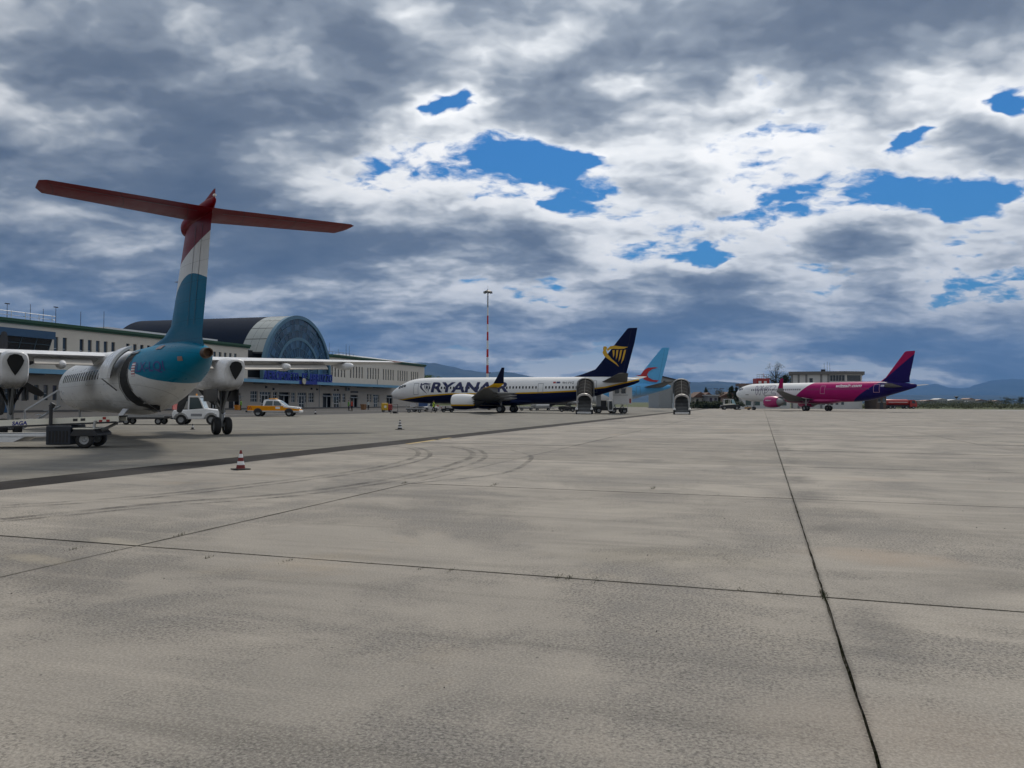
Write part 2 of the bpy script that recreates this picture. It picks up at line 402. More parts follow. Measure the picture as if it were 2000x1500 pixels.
STAINS = [((230, 1035), 1.7, .75, -.35, .5, (.10, .098, .09)), ((60, 1110), 1.5, .5, -.3, .5, (.085, .08, .075)), ((75, 1092), .45, .16, -.2, .7, (.42, .37, .28)), ((235, 1060), .5, .14, -.3, .6, (.40, .36, .29)),
          ((1960, 1140), .8, .55, .2, .5, (.075, .072, .065)), ((1720, 1088), .75, .45, 0, .32, (.36, .235, .14)), ((1590, 1015), .5, 1.0, 0, .5, (.12, .115, .11)), ((1710, 1230), .28, .8, 0, .5, (.10, .10, .10)),
          ((1560, 965), .7, 1.3, 0, .5, (.12, .115, .11)), ((1690, 935), 1.0, .5, 0, .22, (.36, .24, .16)), ((1310, 1085), 1.2, .6, 0, .2, (.36, .31, .19)), ((1450, 1330), .8, .8, .4, .22, (.15, .145, .14)), ((560, 1330), .9, .5, .4, .2, (.14, .14, .13)), ((1750, 1440), .8, .5, 0, .2, (.35, .26, .19))]
T_CONC = [(.20, .187, .17), (.26, .239, .213), (.315, .287, .252), (.37, .334, .290)]
M_slab = concrete('weathered concrete', T_CONC, stains=STAINS)
M_far = concrete('far concrete', T_CONC, joint=True)
M_stand = concrete('stand concrete', [(.135, .130, .116), (.178, .170, .150), (.215, .205, .180), (.25, .237, .206)], speckle=.9, bloom=.5)
M_road = concrete('asphalt', [(.05, .05, .052), (.062, .061, .062), (.075, .073, .072), (.095, .09, .086)], speckle=.6, bloom=.15)
M_strip = concrete('asphalt strip', [(.016, .0145, .014), (.022, .020, .019), (.029, .026, .025), (.042, .036, .033)], speckle=.4, bloom=.1)
M_grass = concrete('field grass', [(.035, .05, .014), (.05, .068, .02), (.07, .085, .028), (.10, .10, .04)], speckle=.5, bloom=.3)
M_bed = pm('joint dirt', (.028, .025, .016), .95, var=.5, scale=6, bump=.5)

field = struct(sheet('ground', [(-29000, -500), (29000, -500), (29000, 29000), (-29000, 29000)], -.10, M_grass))
U0, UN, DU, UE = 7.45-7.45*2, 14, 7.45, 268.0
VS = [-13.5, -6.92, .52, 8.65]+[8.65+7.6*i for i in range(1, 9)]
UEND = U0+UN*DU
apron = struct(sheet('apron', [uv(UEND, -13.5), uv(UEND, VS[-1]), uv(U0, VS[-1]), uv(U0, 330), uv(255, 330), uv(UE, 120), uv(UE+6, -13.5)], 0.0, M_far))
bed = sheet('joint_bed', [uv(U0-1, -13.6), uv(UEND+.02, -13.6), uv(UEND+.02, VS[-1]+.02), uv(U0-1, VS[-1]+.02)], -.022, M_bed, apron)
random.seed(3)
for j in range(len(VS)-1):
    for i in range(UN):
        u0, u1 = U0+i*DU, U0+(i+1)*DU; v0, v1 = VS[j], VS[j+1]
        gl, gr_ = (.009 if abs(v0-.52) < .01 else .007), (.009 if abs(v1-.52) < .01 else .007)
        gu = .016 if u0 < 12 else .022 if u0 < 30 else .03
        dz = random.uniform(-.004, .003)
        # slab with slightly ragged joint edges
        pts = []
        def edge(a, b, k):
            for q in range(k):
                t = q/k; x = a[0]+(b[0]-a[0])*t; y = a[1]+(b[1]-a[1])*t
                w = .006 if u0 < 24 else 0
                pts.append((x+random.uniform(-w, w)*(q > 0), y+random.uniform(-w, w)*(q > 0)))
        k = 30 if u0 < 20 and j < 4 else (8 if u0 < 40 else 1)
        A, B_, C_, D_ = (u0+gu, v0+gl), (u1-gu, v0+gl), (u1-gu, v1-gr_), (u0+gu, v1-gr_)
        edge(A, B_, k); edge(B_, C_, k); edge(C_, D_, k); edge(D_, A, k)
        m = MB(); n = len(pts)
        m.add([uv(a, b, dz) for a, b in pts]+[uv(a, b, -.03) for a, b in pts], [tuple(range(n))]+[(q, (q+1) % n, n+(q+1) % n, n+q) for q in range(n)])
        so = m.build('slab', M_slab, apron); so.data.materials.append(M_bed)
        for pl in so.data.polygons:
            if abs(pl.normal.z) < .5: pl.material_index = 1
stand = struct(sheet('aircraft_stand', [uv(-40, -14.9), uv(UE, -14.9), uv(UE, -50), uv(-40, -50)], .0, M_stand))
strip = struct(sheet('asphalt_strip', [uv(-40, -13.5), uv(UE, -13.5), uv(UE, -14.9), uv(-40, -14.9)], -.004, M_strip))
road = struct(sheet('terminal_road', [uv(-40, -50), uv(UE, -50), uv(UE, -140), uv(-40, -140)], -.004, M_road))
M_paint = pm('worn white road paint', (.5, .5, .48), .7, var=.35, scale=1.2)
for u0, u1, v in ((10, 90, -58.5), (92, 210, -64.0)):
    sheet('painted_line', [uv(u0, v), uv(u1, v), uv(u1, v-.22), uv(u0, v-.22)], .006, M_paint, road)
# pale taxiway beyond the grey apron on the right
taxi = struct(sheet('taxiway', [uv(238, 60), uv(238, 330), uv(262, 330), uv(262, 60)], .004, concrete('taxiway concrete', [(.30, .30, .30), (.34, .34, .335), (.38, .375, .365), (.42, .41, .40)])))

M_yline = pm('worn yellow paint', (.42, .31, .12), .75, var=.6, scale=3)
for a, b in (((795, 867.5), (850, 859.5)), ((858, 858.5), (880, 855.5))):
    q0, q1 = ground_at(*a), ground_at(*b); nn = Vector((-(q1-q0).y, (q1-q0).x, 0)).normalized()*.10
    sheet('yellow_line', [q0-nn, q1-nn, q1+nn, q0+nn], .0075, M_yline, apron)
# tyre marks curving over the slabs
m_, nt, p = new_mat('tyre rubber marks'); g = nt.nodes.new('ShaderNodeNewGeometry')
n = noise(nt, g.outputs['Position'], 1.4, 6, .65); n2 = noise(nt, g.outputs['Position'], 14, 4, .7)
p.inputs['Base Color'].default_value = (.05, .048, .046, 1); p.inputs['Roughness'].default_value = .85
nt.links.new((n.step(.30, .72)*n2.step(.28, .58)*.62).v, p.inputs['Alpha']); M_skid = m_
def ribbon(pxs, w, name='tyre_mark'):
    pts = spline([tuple(ground_at(*q).xy) for q in pxs], 10); m = MB(); L = []
    for i, q in enumerate(pts):
        a = Vector(pts[max(i-1, 0)]); b = Vector(pts[min(i+1, len(pts)-1)]); t = (b-a).normalized(); nrm = Vector((-t.y, t.x))
        c = Vector(q); L.append((c+nrm*w/2, c-nrm*w/2))
    m.add([(q.x, q.y, .0085) for l in L for q in l], [(2*i, 2*i+1, 2*i+3, 2*i+2) for i in range(len(L)-1)])
    return m.build(name, M_skid, apron)
ribbon([(0, 989), (300, 967), (600, 933), (740, 912), (805, 895), (817, 884), (800, 876), (745, 870)], .16)
ribbon([(0, 993), (300, 972), (600, 938), (750, 916), (825, 898), (840, 886), (820, 876), (770, 869)], .14)
ribbon([(0, 1015), (300, 985), (600, 960), (800, 928), (900, 902), (924, 888), (905, 877), (850, 870)], .20)
ribbon([(0, 1020), (300, 991), (600, 966), (820, 931), (925, 905), (948, 890), (930, 878), (880, 871)], .16)
ribbon([(800, 945), (980, 925), (1030, 903), (1035, 890), (1000, 880)], .14)

# weeds and moss in the joints
def blades(name, spots, mat, parent=None):
    m = MB()
    for (q, h, n, sp) in spots:
        for _ in range(n):
            a = random.uniform(0, 6.28); r = random.gauss(0, sp); b = Vector((q.x+r*U.x+random.gauss(0, .012), q.y+r*U.y+random.gauss(0, .012), -.02))
            l = h*random.uniform(.4, 1); lean = Vector((math.cos(a), math.sin(a), 0))*l*random.uniform(.2, .8); w = Vector((-math.sin(a), math.cos(a), 0))*random.uniform(.002, .005)
            m.add([b-w, b+w, b+w*.7+lean*.5+Vector((0, 0, l*.6)), b+lean+Vector((0, 0, l))], [(0, 1, 2), (0, 2, 3)])
    o = m.build(name, mat, parent, fix=False); o['kind'] = 'stuff'; return o
M_weed = pm('joint weeds', (.045, .05, .018), .8, var=.4, scale=8)
spots = []
for (q, h, n, sp) in [((1608, 1163), .045, 260, .10), ((1600, 1148), .03, 120, .10), ((1168, 1133), .045, 40, .09), ((1112, 1129), .05, 40, .06), ((1090, 1128), .05, 40, .05), ((880, 1115), .04, 50, .06), ((820, 1112), .04, 40, .06), ((1447, 1152), .04, 50, .05), ((1520, 1158), .04, 50, .06), ((350, 1046), .06, 30, .06), ((215, 1079), .05, 30, .06), ((150, 1072), .06, 25, .05), ((560, 1097), .05, 25, .06), ((410, 1089), .06, 25, .06), ((1640, 1260), .025, 200, .18), ((1690, 1420), .02, 260, .2), ((1715, 1480), .02, 200, .15), ((1276, 955), .08, 30, .12), ((965, 948), .08, 30, .12), ((790, 944), .08, 30, .1), ((1665, 1330), .02, 200, .2)]:
    spots.append((ground_at(*q), h, n, sp))
for u in [i*.13 for i in range(22, 340)]:      # thin growth all along the main joint
    if random.random() < .75: spots.append((uv(u, .52), random.uniform(.008, .03), 14, .05))
for u, vmax in ((7.45, 8), (14.9, 8), (22.35, 8)):
    for _ in range(90):
        q = uv(u, random.uniform(-7, vmax)); spots.append((q, random.uniform(.012, .035), 5, .01))
blades('joint_weeds', spots, M_weed, apron)
# small stones and debris lying on the slabs
m = MB()
for _ in range(150):
    q = uv(random.uniform(2.5, 26), random.uniform(-6.5, 8), .0); r = random.uniform(.006, .016)
    vs = [q+Vector((math.cos(a)*r*random.uniform(.7, 1.2), math.sin(a)*r*random.uniform(.7, 1.2), -.004)) for a in (0, 1.3, 2.5, 3.8, 5)]
    m.add(vs+[q+Vector((0, 0, r*.7))], [(i, (i+1) % 5, 5) for i in range(5)])
o = m.build('pebbles', pm('pebbles', (.07, .065, .06), .9, var=.4), apron, fix=False); o['kind'] = 'stuff'
# ------------------------------------------------------------------ terminal (x along the facade, y into the building)
TB = thing('terminal_building', 'long pale two-storey airport terminal with green cornice, blue canopy and big glass arch', 'building', uv(75, -91.5), math.pi/2-TH)
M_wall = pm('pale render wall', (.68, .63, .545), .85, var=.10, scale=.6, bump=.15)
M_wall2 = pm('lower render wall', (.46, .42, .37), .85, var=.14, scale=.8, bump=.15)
M_corn = pm('green cornice', (.025, .085, .045), .6, var=.2, scale=1)
M_navy = pm('navy roof metal', (.006, .013, .030), .75, 0, var=.2, scale=.4, spec=.12)
M_canopy = pm('canopy soffit', (.10, .11, .12), .6)
M_fascia = pm('sky blue fascia', (.16, .36, .52), .45, var=.12, scale=.8)
M_dkblue = pm('dark blue sign paint', (.008, .03, .30), .4, var=.15)
M_rim = pm('pale blue arch frame', (.085, .185, .27), .4, .1)
M_apane = pm('arch glass', (.022, .058, .105), .07, var=.35, scale=.5, spec=.8, rnd=1.6)
M_pan = pm('vault edge panel', (.34, .37, .36), .3, var=.12, scale=.5)
M_frame = pm('white frame', (.62, .64, .65), .4, var=.08)
M_wglass = pm('window glass', (.018, .026, .034), .08, var=.4, scale=1.5, spec=.7, rnd=4.0)
M_roofm = pm('pale sheet roof', (.26, .29, .32), .6, .1, var=.08)
def wall_grid(x0, x1, z0, z1, holes, depth=.28, y=0.0):
    """front wall with real openings and reveals"""
    m = MB(); xs = sorted({x0, x1, *[a for h in holes for a in h[:2]]}); zs = sorted({z0, z1, *[a for h in holes for a in h[2:]]})
    for a, b in zip(xs, xs[1:]):
        run = None
        for c, d in zip(zs, zs[1:]):
            mx, mz = (a+b)/2, (c+d)/2
            if any(h[0] < mx < h[1] and h[2] < mz < h[3] for h in holes):
                continue
            m.add([(a, y, c), (b, y, c), (b, y, d), (a, y, d)], [(0, 1, 2, 3)])
    for a, b, c, d in holes:
        Y = y+depth
        m.add([(a, y, c), (a, Y, c), (a, Y, d), (a, y, d)], [(0, 1, 2, 3)]); m.add([(b, y, c), (b, Y, c), (b, Y, d), (b, y, d)], [(3, 2, 1, 0)])
        m.add([(a, y, d), (a, Y, d), (b, Y, d), (b, y, d)], [(0, 1, 2, 3)]); m.add([(a, y, c), (a, Y, c), (b, Y, c), (b, y, c)], [(3, 2, 1, 0)])
    return m
upper = []
for g, n, s in ((-13.3, 5, 0), (-4.8, 5, 0), (3.7, 5, 0), (12.2, 5, 0), (20.7, 5, 0), (29.2, 5, 0), (40.6, 5, 0), (80.3, 5, 1), (88.66, 5, 1), (97.05, 5, 1), (105.35, 5, 1), (113.75, 5, 1), (122.1, 4, 1)):
    for k in range(n):
        x = g+k*(1.42 if not s else 1.375); upper.append((x, x+(.70 if not s else .62), 7.35 if not s else 7.02, 10.15 if not s else 9.72))
lower = []
for g in (-13.6, -6.45, .75, 7.9):
    for k in range(5 if g < 7 else 2): x = g+k*1.43; lower.append((x, x+.72, 1.55, 3.55))
for x0, x1 in ((15.0, 15.7), (16.4, 17.1), (17.8, 18.5)): lower.append((x0, x1, 1.55, 3.55))
wins = [(51.2, 53.4, 1.35, 3.4), (58.4, 59.8, 1.3, 3.3), (64.7, 66.2, 1.3, 3.3), (71.1, 73.3, 1.3, 3.3), (85.3, 86.7, 1.3, 3.3), (97.0, 97.9, 1.3, 3.3), (98.5, 99.35, 1.3, 3.3), (32.4, 34.6, 1.4, 3.2)]
doors = [(54.1, 57.7, 0, 3.3), (66.95, 70.4, 0, 3.3), (81.0, 84.6, 0, 3.25), (100.1, 103.4, 0, 3.2)]
gates = [(60.4, 64.1, 0, 3.3), (76.8, 80.5, 0, 3.25), (88.9, 92.5, 0, 3.0), (107.5, 111.0, 0, 3.1), (40.1, 41.6, 0, 2.6), (44.9, 48.2, 0, 3.0)]
wall_grid(-24, 50, 5.2, 11.35, [h for h in upper if h[0] < 50]).build('wall', M_wall, TB, fix=False)
wall_grid(80, 131, 5.2, 11.35, [h for h in upper if h[0] > 78]).build('wall', M_wall, TB, fix=False)
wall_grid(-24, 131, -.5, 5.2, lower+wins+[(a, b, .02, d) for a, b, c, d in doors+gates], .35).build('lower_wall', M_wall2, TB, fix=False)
m = MB(); m.b(130.7, 131, 0.002, 26, -.5, 11.35); m.b(-24.3, -24, 0.002, 26, -.5, 11.35); m.b(-24, 131, 25.7, 26, -.5, 11.35); m.build('end_wall', M_wall, TB)
m = MB(); m.b(-24, 50, .05, 26, 11.36, 11.6); m.b(80, 131, .05, 26, 11.36, 11.6); m.b(50, 80, 6, 26, 11.36, 11.6); m.build('roof_slab', M_grey, TB)
m = MB(); m.b(-24, 131, 2.5, 2.7, -.5, 11.3); m.build('inner_wall', pm('dark interior', (.03, .032, .035), .9), TB)
# cornice: two green steps
for a, b in ((-24, 50.6), (79.6, 131.4)):
    m = MB(); m.b(a, b, -.25, .6, 11.35, 11.62); m.b(a, b, -.45, .6, 11.623, 12.0); m.build('cornice', M_corn, TB)
# windows
def win_mesh(w, h, key):
    if key in WM: return WM[key]
    m = MB(); m.b(0, w, .20, .24, 0, h); pane = m.mesh('pane'); pane.materials.append(M_wglass)
    m = MB(); m.b(0, w, .16, .199, h*.42, h*.42+.07); m.b(0, .05, .16, .199, 0, h); m.b(w-.05, w, .16, .199, 0, h); fr = m.mesh('frame'); fr.materials.append(pm('window frame', (.20, .21, .22), .4))
    m = MB(); m.b(.08, w*.62, .13, .159, h*.42+.01, h*.42+.08); lt = m.mesh('catch'); lt.materials.append(M_frame)
    WM[key] = (pane, fr, lt); return WM[key]
WM = {}
for (a, b, c, d) in upper+lower:
    pn, fr, lt = win_mesh(round(b-a, 2), round(d-c, 2), (round(b-a, 2), round(d-c, 2)))
    w = obj('window', pn, None, TB); w.location = (a, 0, c)
    obj('frame', fr, None, w); obj('transom', lt, None, w)
def lattice(a, b, c, d, nx, nz, y=.2):
    m = MB(); m.b(a, b, y+.03, y+.06, c, d); w = m.build('window', M_wglass, TB)
    m = MB()
    for i in range(nx+1): x = a+(b-a)*i/nx; m.b(max(a, x-.04), min(b, x+.04), y-.03, y+.028, c, d)
    for i in range(nz+1): z = c+(d-c)*i/nz; m.b(a, b, y-.032, y+.026, max(c, z-.04), min(d, z+.04))
    m.build('frame', M_frame, w)
for (a, b, c, d) in wins: lattice(a, b, c, d, max(1, round((b-a)/.7)), 3)
for (a, b, c, d) in doors:
    lattice(a, b, 2.75, d, 4, 1); lattice(a, a+.62, 1.3, 2.72, 1, 2); lattice(b-.62, b, 1.3, 2.72, 1, 2)
    m = MB(); m.b(a, a+.62, .1, .3, 0.02, 1.28); m.b(b-.62, b, .1, .3, .02, 1.28); m.build('dado', M_wall2, TB)
    x0, x1 = a+.66, b-.66
    m = MB(); m.b(x0, x1, .24, .27, .03, 2.7); dr = m.build('door', M_wglass, TB)
    m = MB()
    for x in (x0, (x0+x1)/2-.06, x1-.12): m.b(x, x+.12, .17, .239, .03, 2.7)
    for z in (.03, .95, 2.58): m.b(x0, x1, .168, .237, z, z+.12)
    m.build('frame', M_frame, dr)
    m = MB(); m.b((x0+x1)/2-.22, (x0+x1)/2-.1, .1, .16, 1.55, 1.85); m.b((x0+x1)/2+.1, (x0+x1)/2+.22, .1, .16, 1.55, 1.85); m.build('notice', M_frame, dr)
for (a, b, c, d) in gates:
    m = MB(); m.b(a, b, .8, .84, .03, d); dr = m.build('door', pm('dark doorway glass', (.008, .009, .01), .3), TB)
    m = MB(); m.b(a, b, .1, .2, d-.62, d-.5); m.b((a+b)/2-.09, (a+b)/2+.09, .1, .2, .03, d-.62); m.b(a, a+.12, .1, .2, .03, d-.62); m.b(b-.12, b, .1, .2, .03, d-.62); m.build('frame', M_frame, dr)
    if b-a > 3: m = MB(); m.b(a-.3, b+.3, -.5, -.02, d-.72, d-.58); m.build('awning', pm('awning', (.3, .31, .31), .5), TB)
# canopy with sky-blue edge
m = MB(); m.b(-24, 109.5, -3.0, -.02, 5.02, 5.2); m.build('canopy', M_canopy, TB)
for a, b, mm in ((-24, 62.6, M_fascia), (62.6, 69.4, M_dkblue), (69.4, 109.5, M_fascia)):
    m = MB(); m.b(a, b, -3.14, -3.004, 4.98, 5.58); m.build('canopy_fascia', mm, TB)
m = MB(); m.b(109.505, 110.2, -3.1, -.1, 5.0, 5.5); m.build('canopy_end', M_grey, TB)
for x in range(-20, 108, 8): m = MB(); m.b(x, x+.12, -2.95, -.03, 4.78, 5.015); m.build('canopy_bracket', M_grey, TB)
# wall lamps, air conditioner, notice board under the canopy
for x, z in ((43, 4.3), (55.9, 4.25), (58.3, 3.9), (72, 4.2), (74.2, 4.1), (81.6, 4.1), (83.0, 4.1)):
    m = MB(); m.b(x-.14, x+.14, -.3, -.005, z-.2, z+.15); m.b(x-.05, x+.05, -.02, 0.02, z-.3, z+.3); m.build('wall_lamp', M_dark, TB)
m = MB(); m.b(86.4, 87.6, -.55, -.01, 3.95, 4.75); ac = m.build('air_conditioner', M_grey, TB, bevel=.03)
m = MB(); m.lathe([(.33, -.58), (.33, -.551)], (87.15, 0, 4.35), 'y', 16); m.build('fan_grille', M_dark, ac)
m = MB(); m.b(88.9, 92.4, -.12, -.01, 3.55, 3.9); m.build('gate_sign', M_dark, TB)
m = MB(); m.b(102.2, 102.35, -.1, -.01, 5.22, 7.0); m.b(75.2, 75.33, -.1, -.01, -.2, 5.0); m.build('downpipe', M_grey, TB)
m = MB(); m.b(-24, 131, -.06, -.004, -.5, .22); m.build('plinth', pm('plinth', (.16, .155, .15), .9), TB)
# barrel vault with glazed edge and the glass arch front
AX, AZ, AR = 66.7, 6.7, 12.35
def arc(r, y, a0=-8, a1=188, n=40): return [(AX+r*math.cos(R_(a0+(a1-a0)*i/n)), y, AZ+r*math.sin(R_(a0+(a1-a0)*i/n))) for i in range(n+1)]
m = MB(); m.rings([arc(AR, 5.2), arc(AR, 38), arc(AR-.3, 38), arc(AR-.3, 5.2)], (False, False), False); m.build('vault_roof', M_navy, TB, True)
for k in range(14):
    a0 = -8+k*196/14; a1 = a0+196/14
    if k >= 12: continue
    for y0, y1 in ((.05, 1.75), (1.8, 3.45), (3.5, 5.15)):
        m = MB(); g = .35
        P = lambda r, a, y: (AX+r*math.cos(R_(a)), y, AZ+r*math.sin(R_(a)))
        m.rings([[P(AR+.04, a0+g+(a1-a0-2*g)*i/4, y0) for i in range(5)], [P(AR+.04, a0+g+(a1-a0-2*g)*i/4, y1) for i in range(5)], [P(AR-.1, a0+g+(a1-a0-2*g)*i/4, y1) for i in range(5)], [P(AR-.1, a0+g+(a1-a0-2*g)*i/4, y0) for i in range(5)]], (False, False), False)
        m.build('vault_panel', M_pan, TB, True)
m = MB(); m.rings([arc(AR-.02, .05, -8, 161), arc(AR-.02, 5.2, -8, 161), arc(AR-.25, 5.2, -8, 161), arc(AR-.25, .05, -8, 161)], (False, False), False); m.build('vault_rib', M_dark, TB, True)
front = -.35
RINGS = [(2.2, 3.55), (3.95, 5.75), (5.85, 7.35), (7.95, 9.3), (9.4, 10.6), (10.7, 11.75)]
NS = 22; A0, A1 = -4.0, 184.0; ST = (A1-A0)/NS
for (r0, r1) in RINGS:
    g = .05
    m = MB(); vs = []
    for r in (r0+.03, r1-.03):
        for i in range(4):
            a = R_(ST*i/3); off = g/r; aa = off+(R_(ST)-2*off)*i/3; vs.append((r*math.cos(aa), 0, r*math.sin(aa)))
    fr = [(i, i+1, i+5, i+4) for i in range(3)]
    bk = [(x, .05, z) for x, y, z in vs]
    m.add(vs+bk, fr+[tuple(8+q for q in reversed(t)) for t in fr]+[(0, 4, 12, 8), (3, 11, 15, 7)])
    me = m.mesh('pane'); me.materials.append(M_apane)
    for k in range(NS):
        o = obj('pane', me, None, TB); o.location = (AX, front+random.uniform(-.015, .015), AZ); o.rotation_euler = (random.uniform(-.012, .012), -R_(A0+ST*k), random.uniform(-.012, .012))
def band(r0, r1, y0, y1, name, mat, a0=-8, a1=188):
    m = MB(); m.rings([arc(r0, y0, a0, a1), arc(r1, y0, a0, a1), arc(r1, y1, a0, a1), arc(r0, y1, a0, a1), arc(r0, y0, a0, a1)], (False, False), False); return m.build(name, mat, TB, True)
band(11.72, 12.45, front-.25, front+.5, 'arch_rim', M_rim)
band(7.33, 7.97, front-.12, front+.1, 'arch_ring', M_rim); band(3.52, 3.98, front-.12, front+.1, 'arch_ring', M_rim); band(.02, 2.22, front-.08, front+.1, 'arch_hub', M_rim)
for r in (5.8, 9.35, 10.65): band(r-.04, r+.04, front-.04, front+.08, 'glazing_bar', M_rim)
m = MB()
for k in range(NS+1):
    a = R_(A0+ST*k); c, s = math.cos(a), math.sin(a); w = .05
    m.add([(AX+c*2.2-s*w, front-.03, AZ+s*2.2+c*w), (AX+c*2.2+s*w, front-.03, AZ+s*2.2-c*w), (AX+c*11.75+s*w, front-.03, AZ+s*11.75-c*w), (AX+c*11.75-s*w, front-.03, AZ+s*11.75+c*w)], [(0, 1, 2, 3)])
m.build('glazing_spokes', M_rim, TB)
m = MB(); m.b(54.3, 79.2, .9, 1.0, 5.25, 18.5); o = MB(); o.add([(AX+11.9*math.cos(R_(a)), .6, AZ+11.9*math.sin(R_(a))) for a in range(-8, 189, 7)], [tuple(range(29))])
o.build('arch_interior', pm('arch interior', (.02, .03, .045), .8), TB)
m = MB(); m.b(54.4, 78.9, front-.1, front+.1, 5.25, 6.2); m.build('arch_base_glass', M_apane, TB)
# dark glazed recess beside the arch
m = MB(); m.b(50, 55.5, 3.2, 3.3, 5.2, 11.3); w = m.build('recess_glazing', M_glass, TB)
m = MB()
for x in (50.1, 51.9, 53.7): m.b(x, x+.1, 3.05, 3.19, 5.2, 11.3)
for z in (6.9, 8.6, 10.3): m.b(50, 55.5, 3.07, 3.185, z, z+.1)
m.build('frame', M_dark, w)
m = MB(); m.b(50.02, 50.3, .02, 3.2, 5.2, 11.3); m.b(79.7, 79.98, .02, 3.2, 5.2, 11.3); m.build('recess_side', M_wall, TB)
m = MB(); m.b(50.2, 55, .3, 3.0, 5.2, 6.0); m.build('recess_parapet', M_grey, TB)
# projecting control booth at the left
m = MB(); m.prism([(-.05, 7.4), (-1.3, 7.4), (-2.1, 9.55), (-.05, 9.55)], -14, 5.7, 'yz'); bo = m.build('booth_glazing', M_glass, TB)
m = MB()
for i in range(10):
    x = -14+i*19.7/9; m.prism([(-1.30, 7.4), (-1.36, 7.4), (-2.16, 9.55), (-2.10, 9.55)], x-.07, x+.07, 'yz')
m.prism([(-1.80, 8.75), (-1.87, 8.75), (-1.90, 8.86), (-1.84, 8.86)], -14, 5.7, 'yz'); m.build('mullions', pm('booth mullion', (.06, .09, .11), .4), bo)
m = MB(); m.b(-14.2, 6.0, -2.45, -.02, 9.56, 10.55); m.build('booth_fascia', pm('deep blue fascia', (.03, .085, .17), .4), TB)
m = MB(); m.b(-14.2, 5.9, -1.4, -.02, 7.15, 7.38); m.build('booth_sill', M_dark, TB)
# roof furniture: railing, masts, pale sheet roof at the far end
m = MB()
for x in [-20+2.05*i for i in range(15)]: m.tube((x, 1.2, 11.6), (x, 1.2, 13.1), .045, .045, 6)
m.build('railing_posts', M_frame, TB)
m = MB(); m.tube((-20, 1.2, 13.05), (9.2, 1.2, 13.05), .035, .035, 6); m.tube((-20, 1.2, 12.55), (9.2, 1.2, 12.55), .03, .03, 6); m.build('railing_rails', M_grey, TB)
for x, y, h, top in ((-4.5, 2, 2.6, 1), (1.2, 2.2, 2.9, 0), (2.6, 2, 2.5, 1), (6.0, 2, 2.8, 0), (8.0, 2, 2.4, 0), (10.0, 2, 2.9, 1), (14.2, 2, 2.7, 0), (18.4, 2, 3.2, 0), (82.6, 2, 3.2, 0), (86.6, 2, 2.0, 0), (90.2, 2, 3.4, 0), (91.7, 2, 3.1, 0)):
    m = MB(); m.tube((x, y, 11.55), (x, y, 11.6+h), .05, .03, 6)
    if top: m.b(x-.3, x+.3, y-.1, y+.1, 11.5+h, 11.62+h)
    m.build('roof_mast', M_dark, TB)
m = MB()
for x in [81+1.6*i for i in range(8)]: m.tube((x, 1.2, 11.6), (x, 1.2, 12.8), .03, .03, 6)
m.tube((80.5, 1.2, 12.75), (93, 1.2, 12.75), .03, .03, 6); m.build('railing_posts', M_dark, TB)
m = MB(); m.add([(95, -.2, 12.05), (131.2, -.2, 12.05), (131.2, 26, 12.05), (95, 26, 12.05), (101, 10, 13.5), (122, 10, 13.5)], [(0, 1, 5, 4), (1, 2, 5), (2, 3, 4, 5), (3, 0, 4)]); m.build('sheet_roof', M_roofm, TB)
m = MB(); m.b(22, 48, 5, 16, 11.6, 12.9); m.build('plant_room', M_frame, TB)
# letters standing on the canopy edge
SG = thing('terminal_sign', 'dark blue airport name letters standing on the canopy below the glass arch', 'sign', uv(75, -91.5), math.pi/2-TH)
base = text_mesh("AEROPORTO D'ABRUZZO", 1.0, .03)
txt = "AEROPORTO D'ABRUZZO"; x = 50.9; adv = 24.6/len(txt)
for ch in txt:
    if ch != ' ':
        me = text_mesh(ch, 2.25, .055, depth=.10); xs = [v.co.x for v in me.vertices]; w = max(xs)-min(xs); mnx = min(xs)
        k = min(1.0, adv*.9/w)
        for v in me.vertices: v.co = ((v.co.x-mnx)*k, -v.co.z, v.co.y)
        o = obj('letter', me, M_dkblue, SG); o.location = (x, -3.07, 5.6)
    x += adv
m = MB(); m.tube((50.6, -3.05, 5.62), (75.6, -3.05, 5.62), .05, .05, 6); m.build('mounting_rail', M_dkblue, SG)
m = MB(); m.lathe([(.01, -.1), (.62, -.1), (.62, .05), (.01, .05)], (64.0, -3.35, 5.55), 'y', 20); m.build('emblem', pm('emblem white and gold', (.55, .52, .40), .5, var=.5, scale=3), SG)
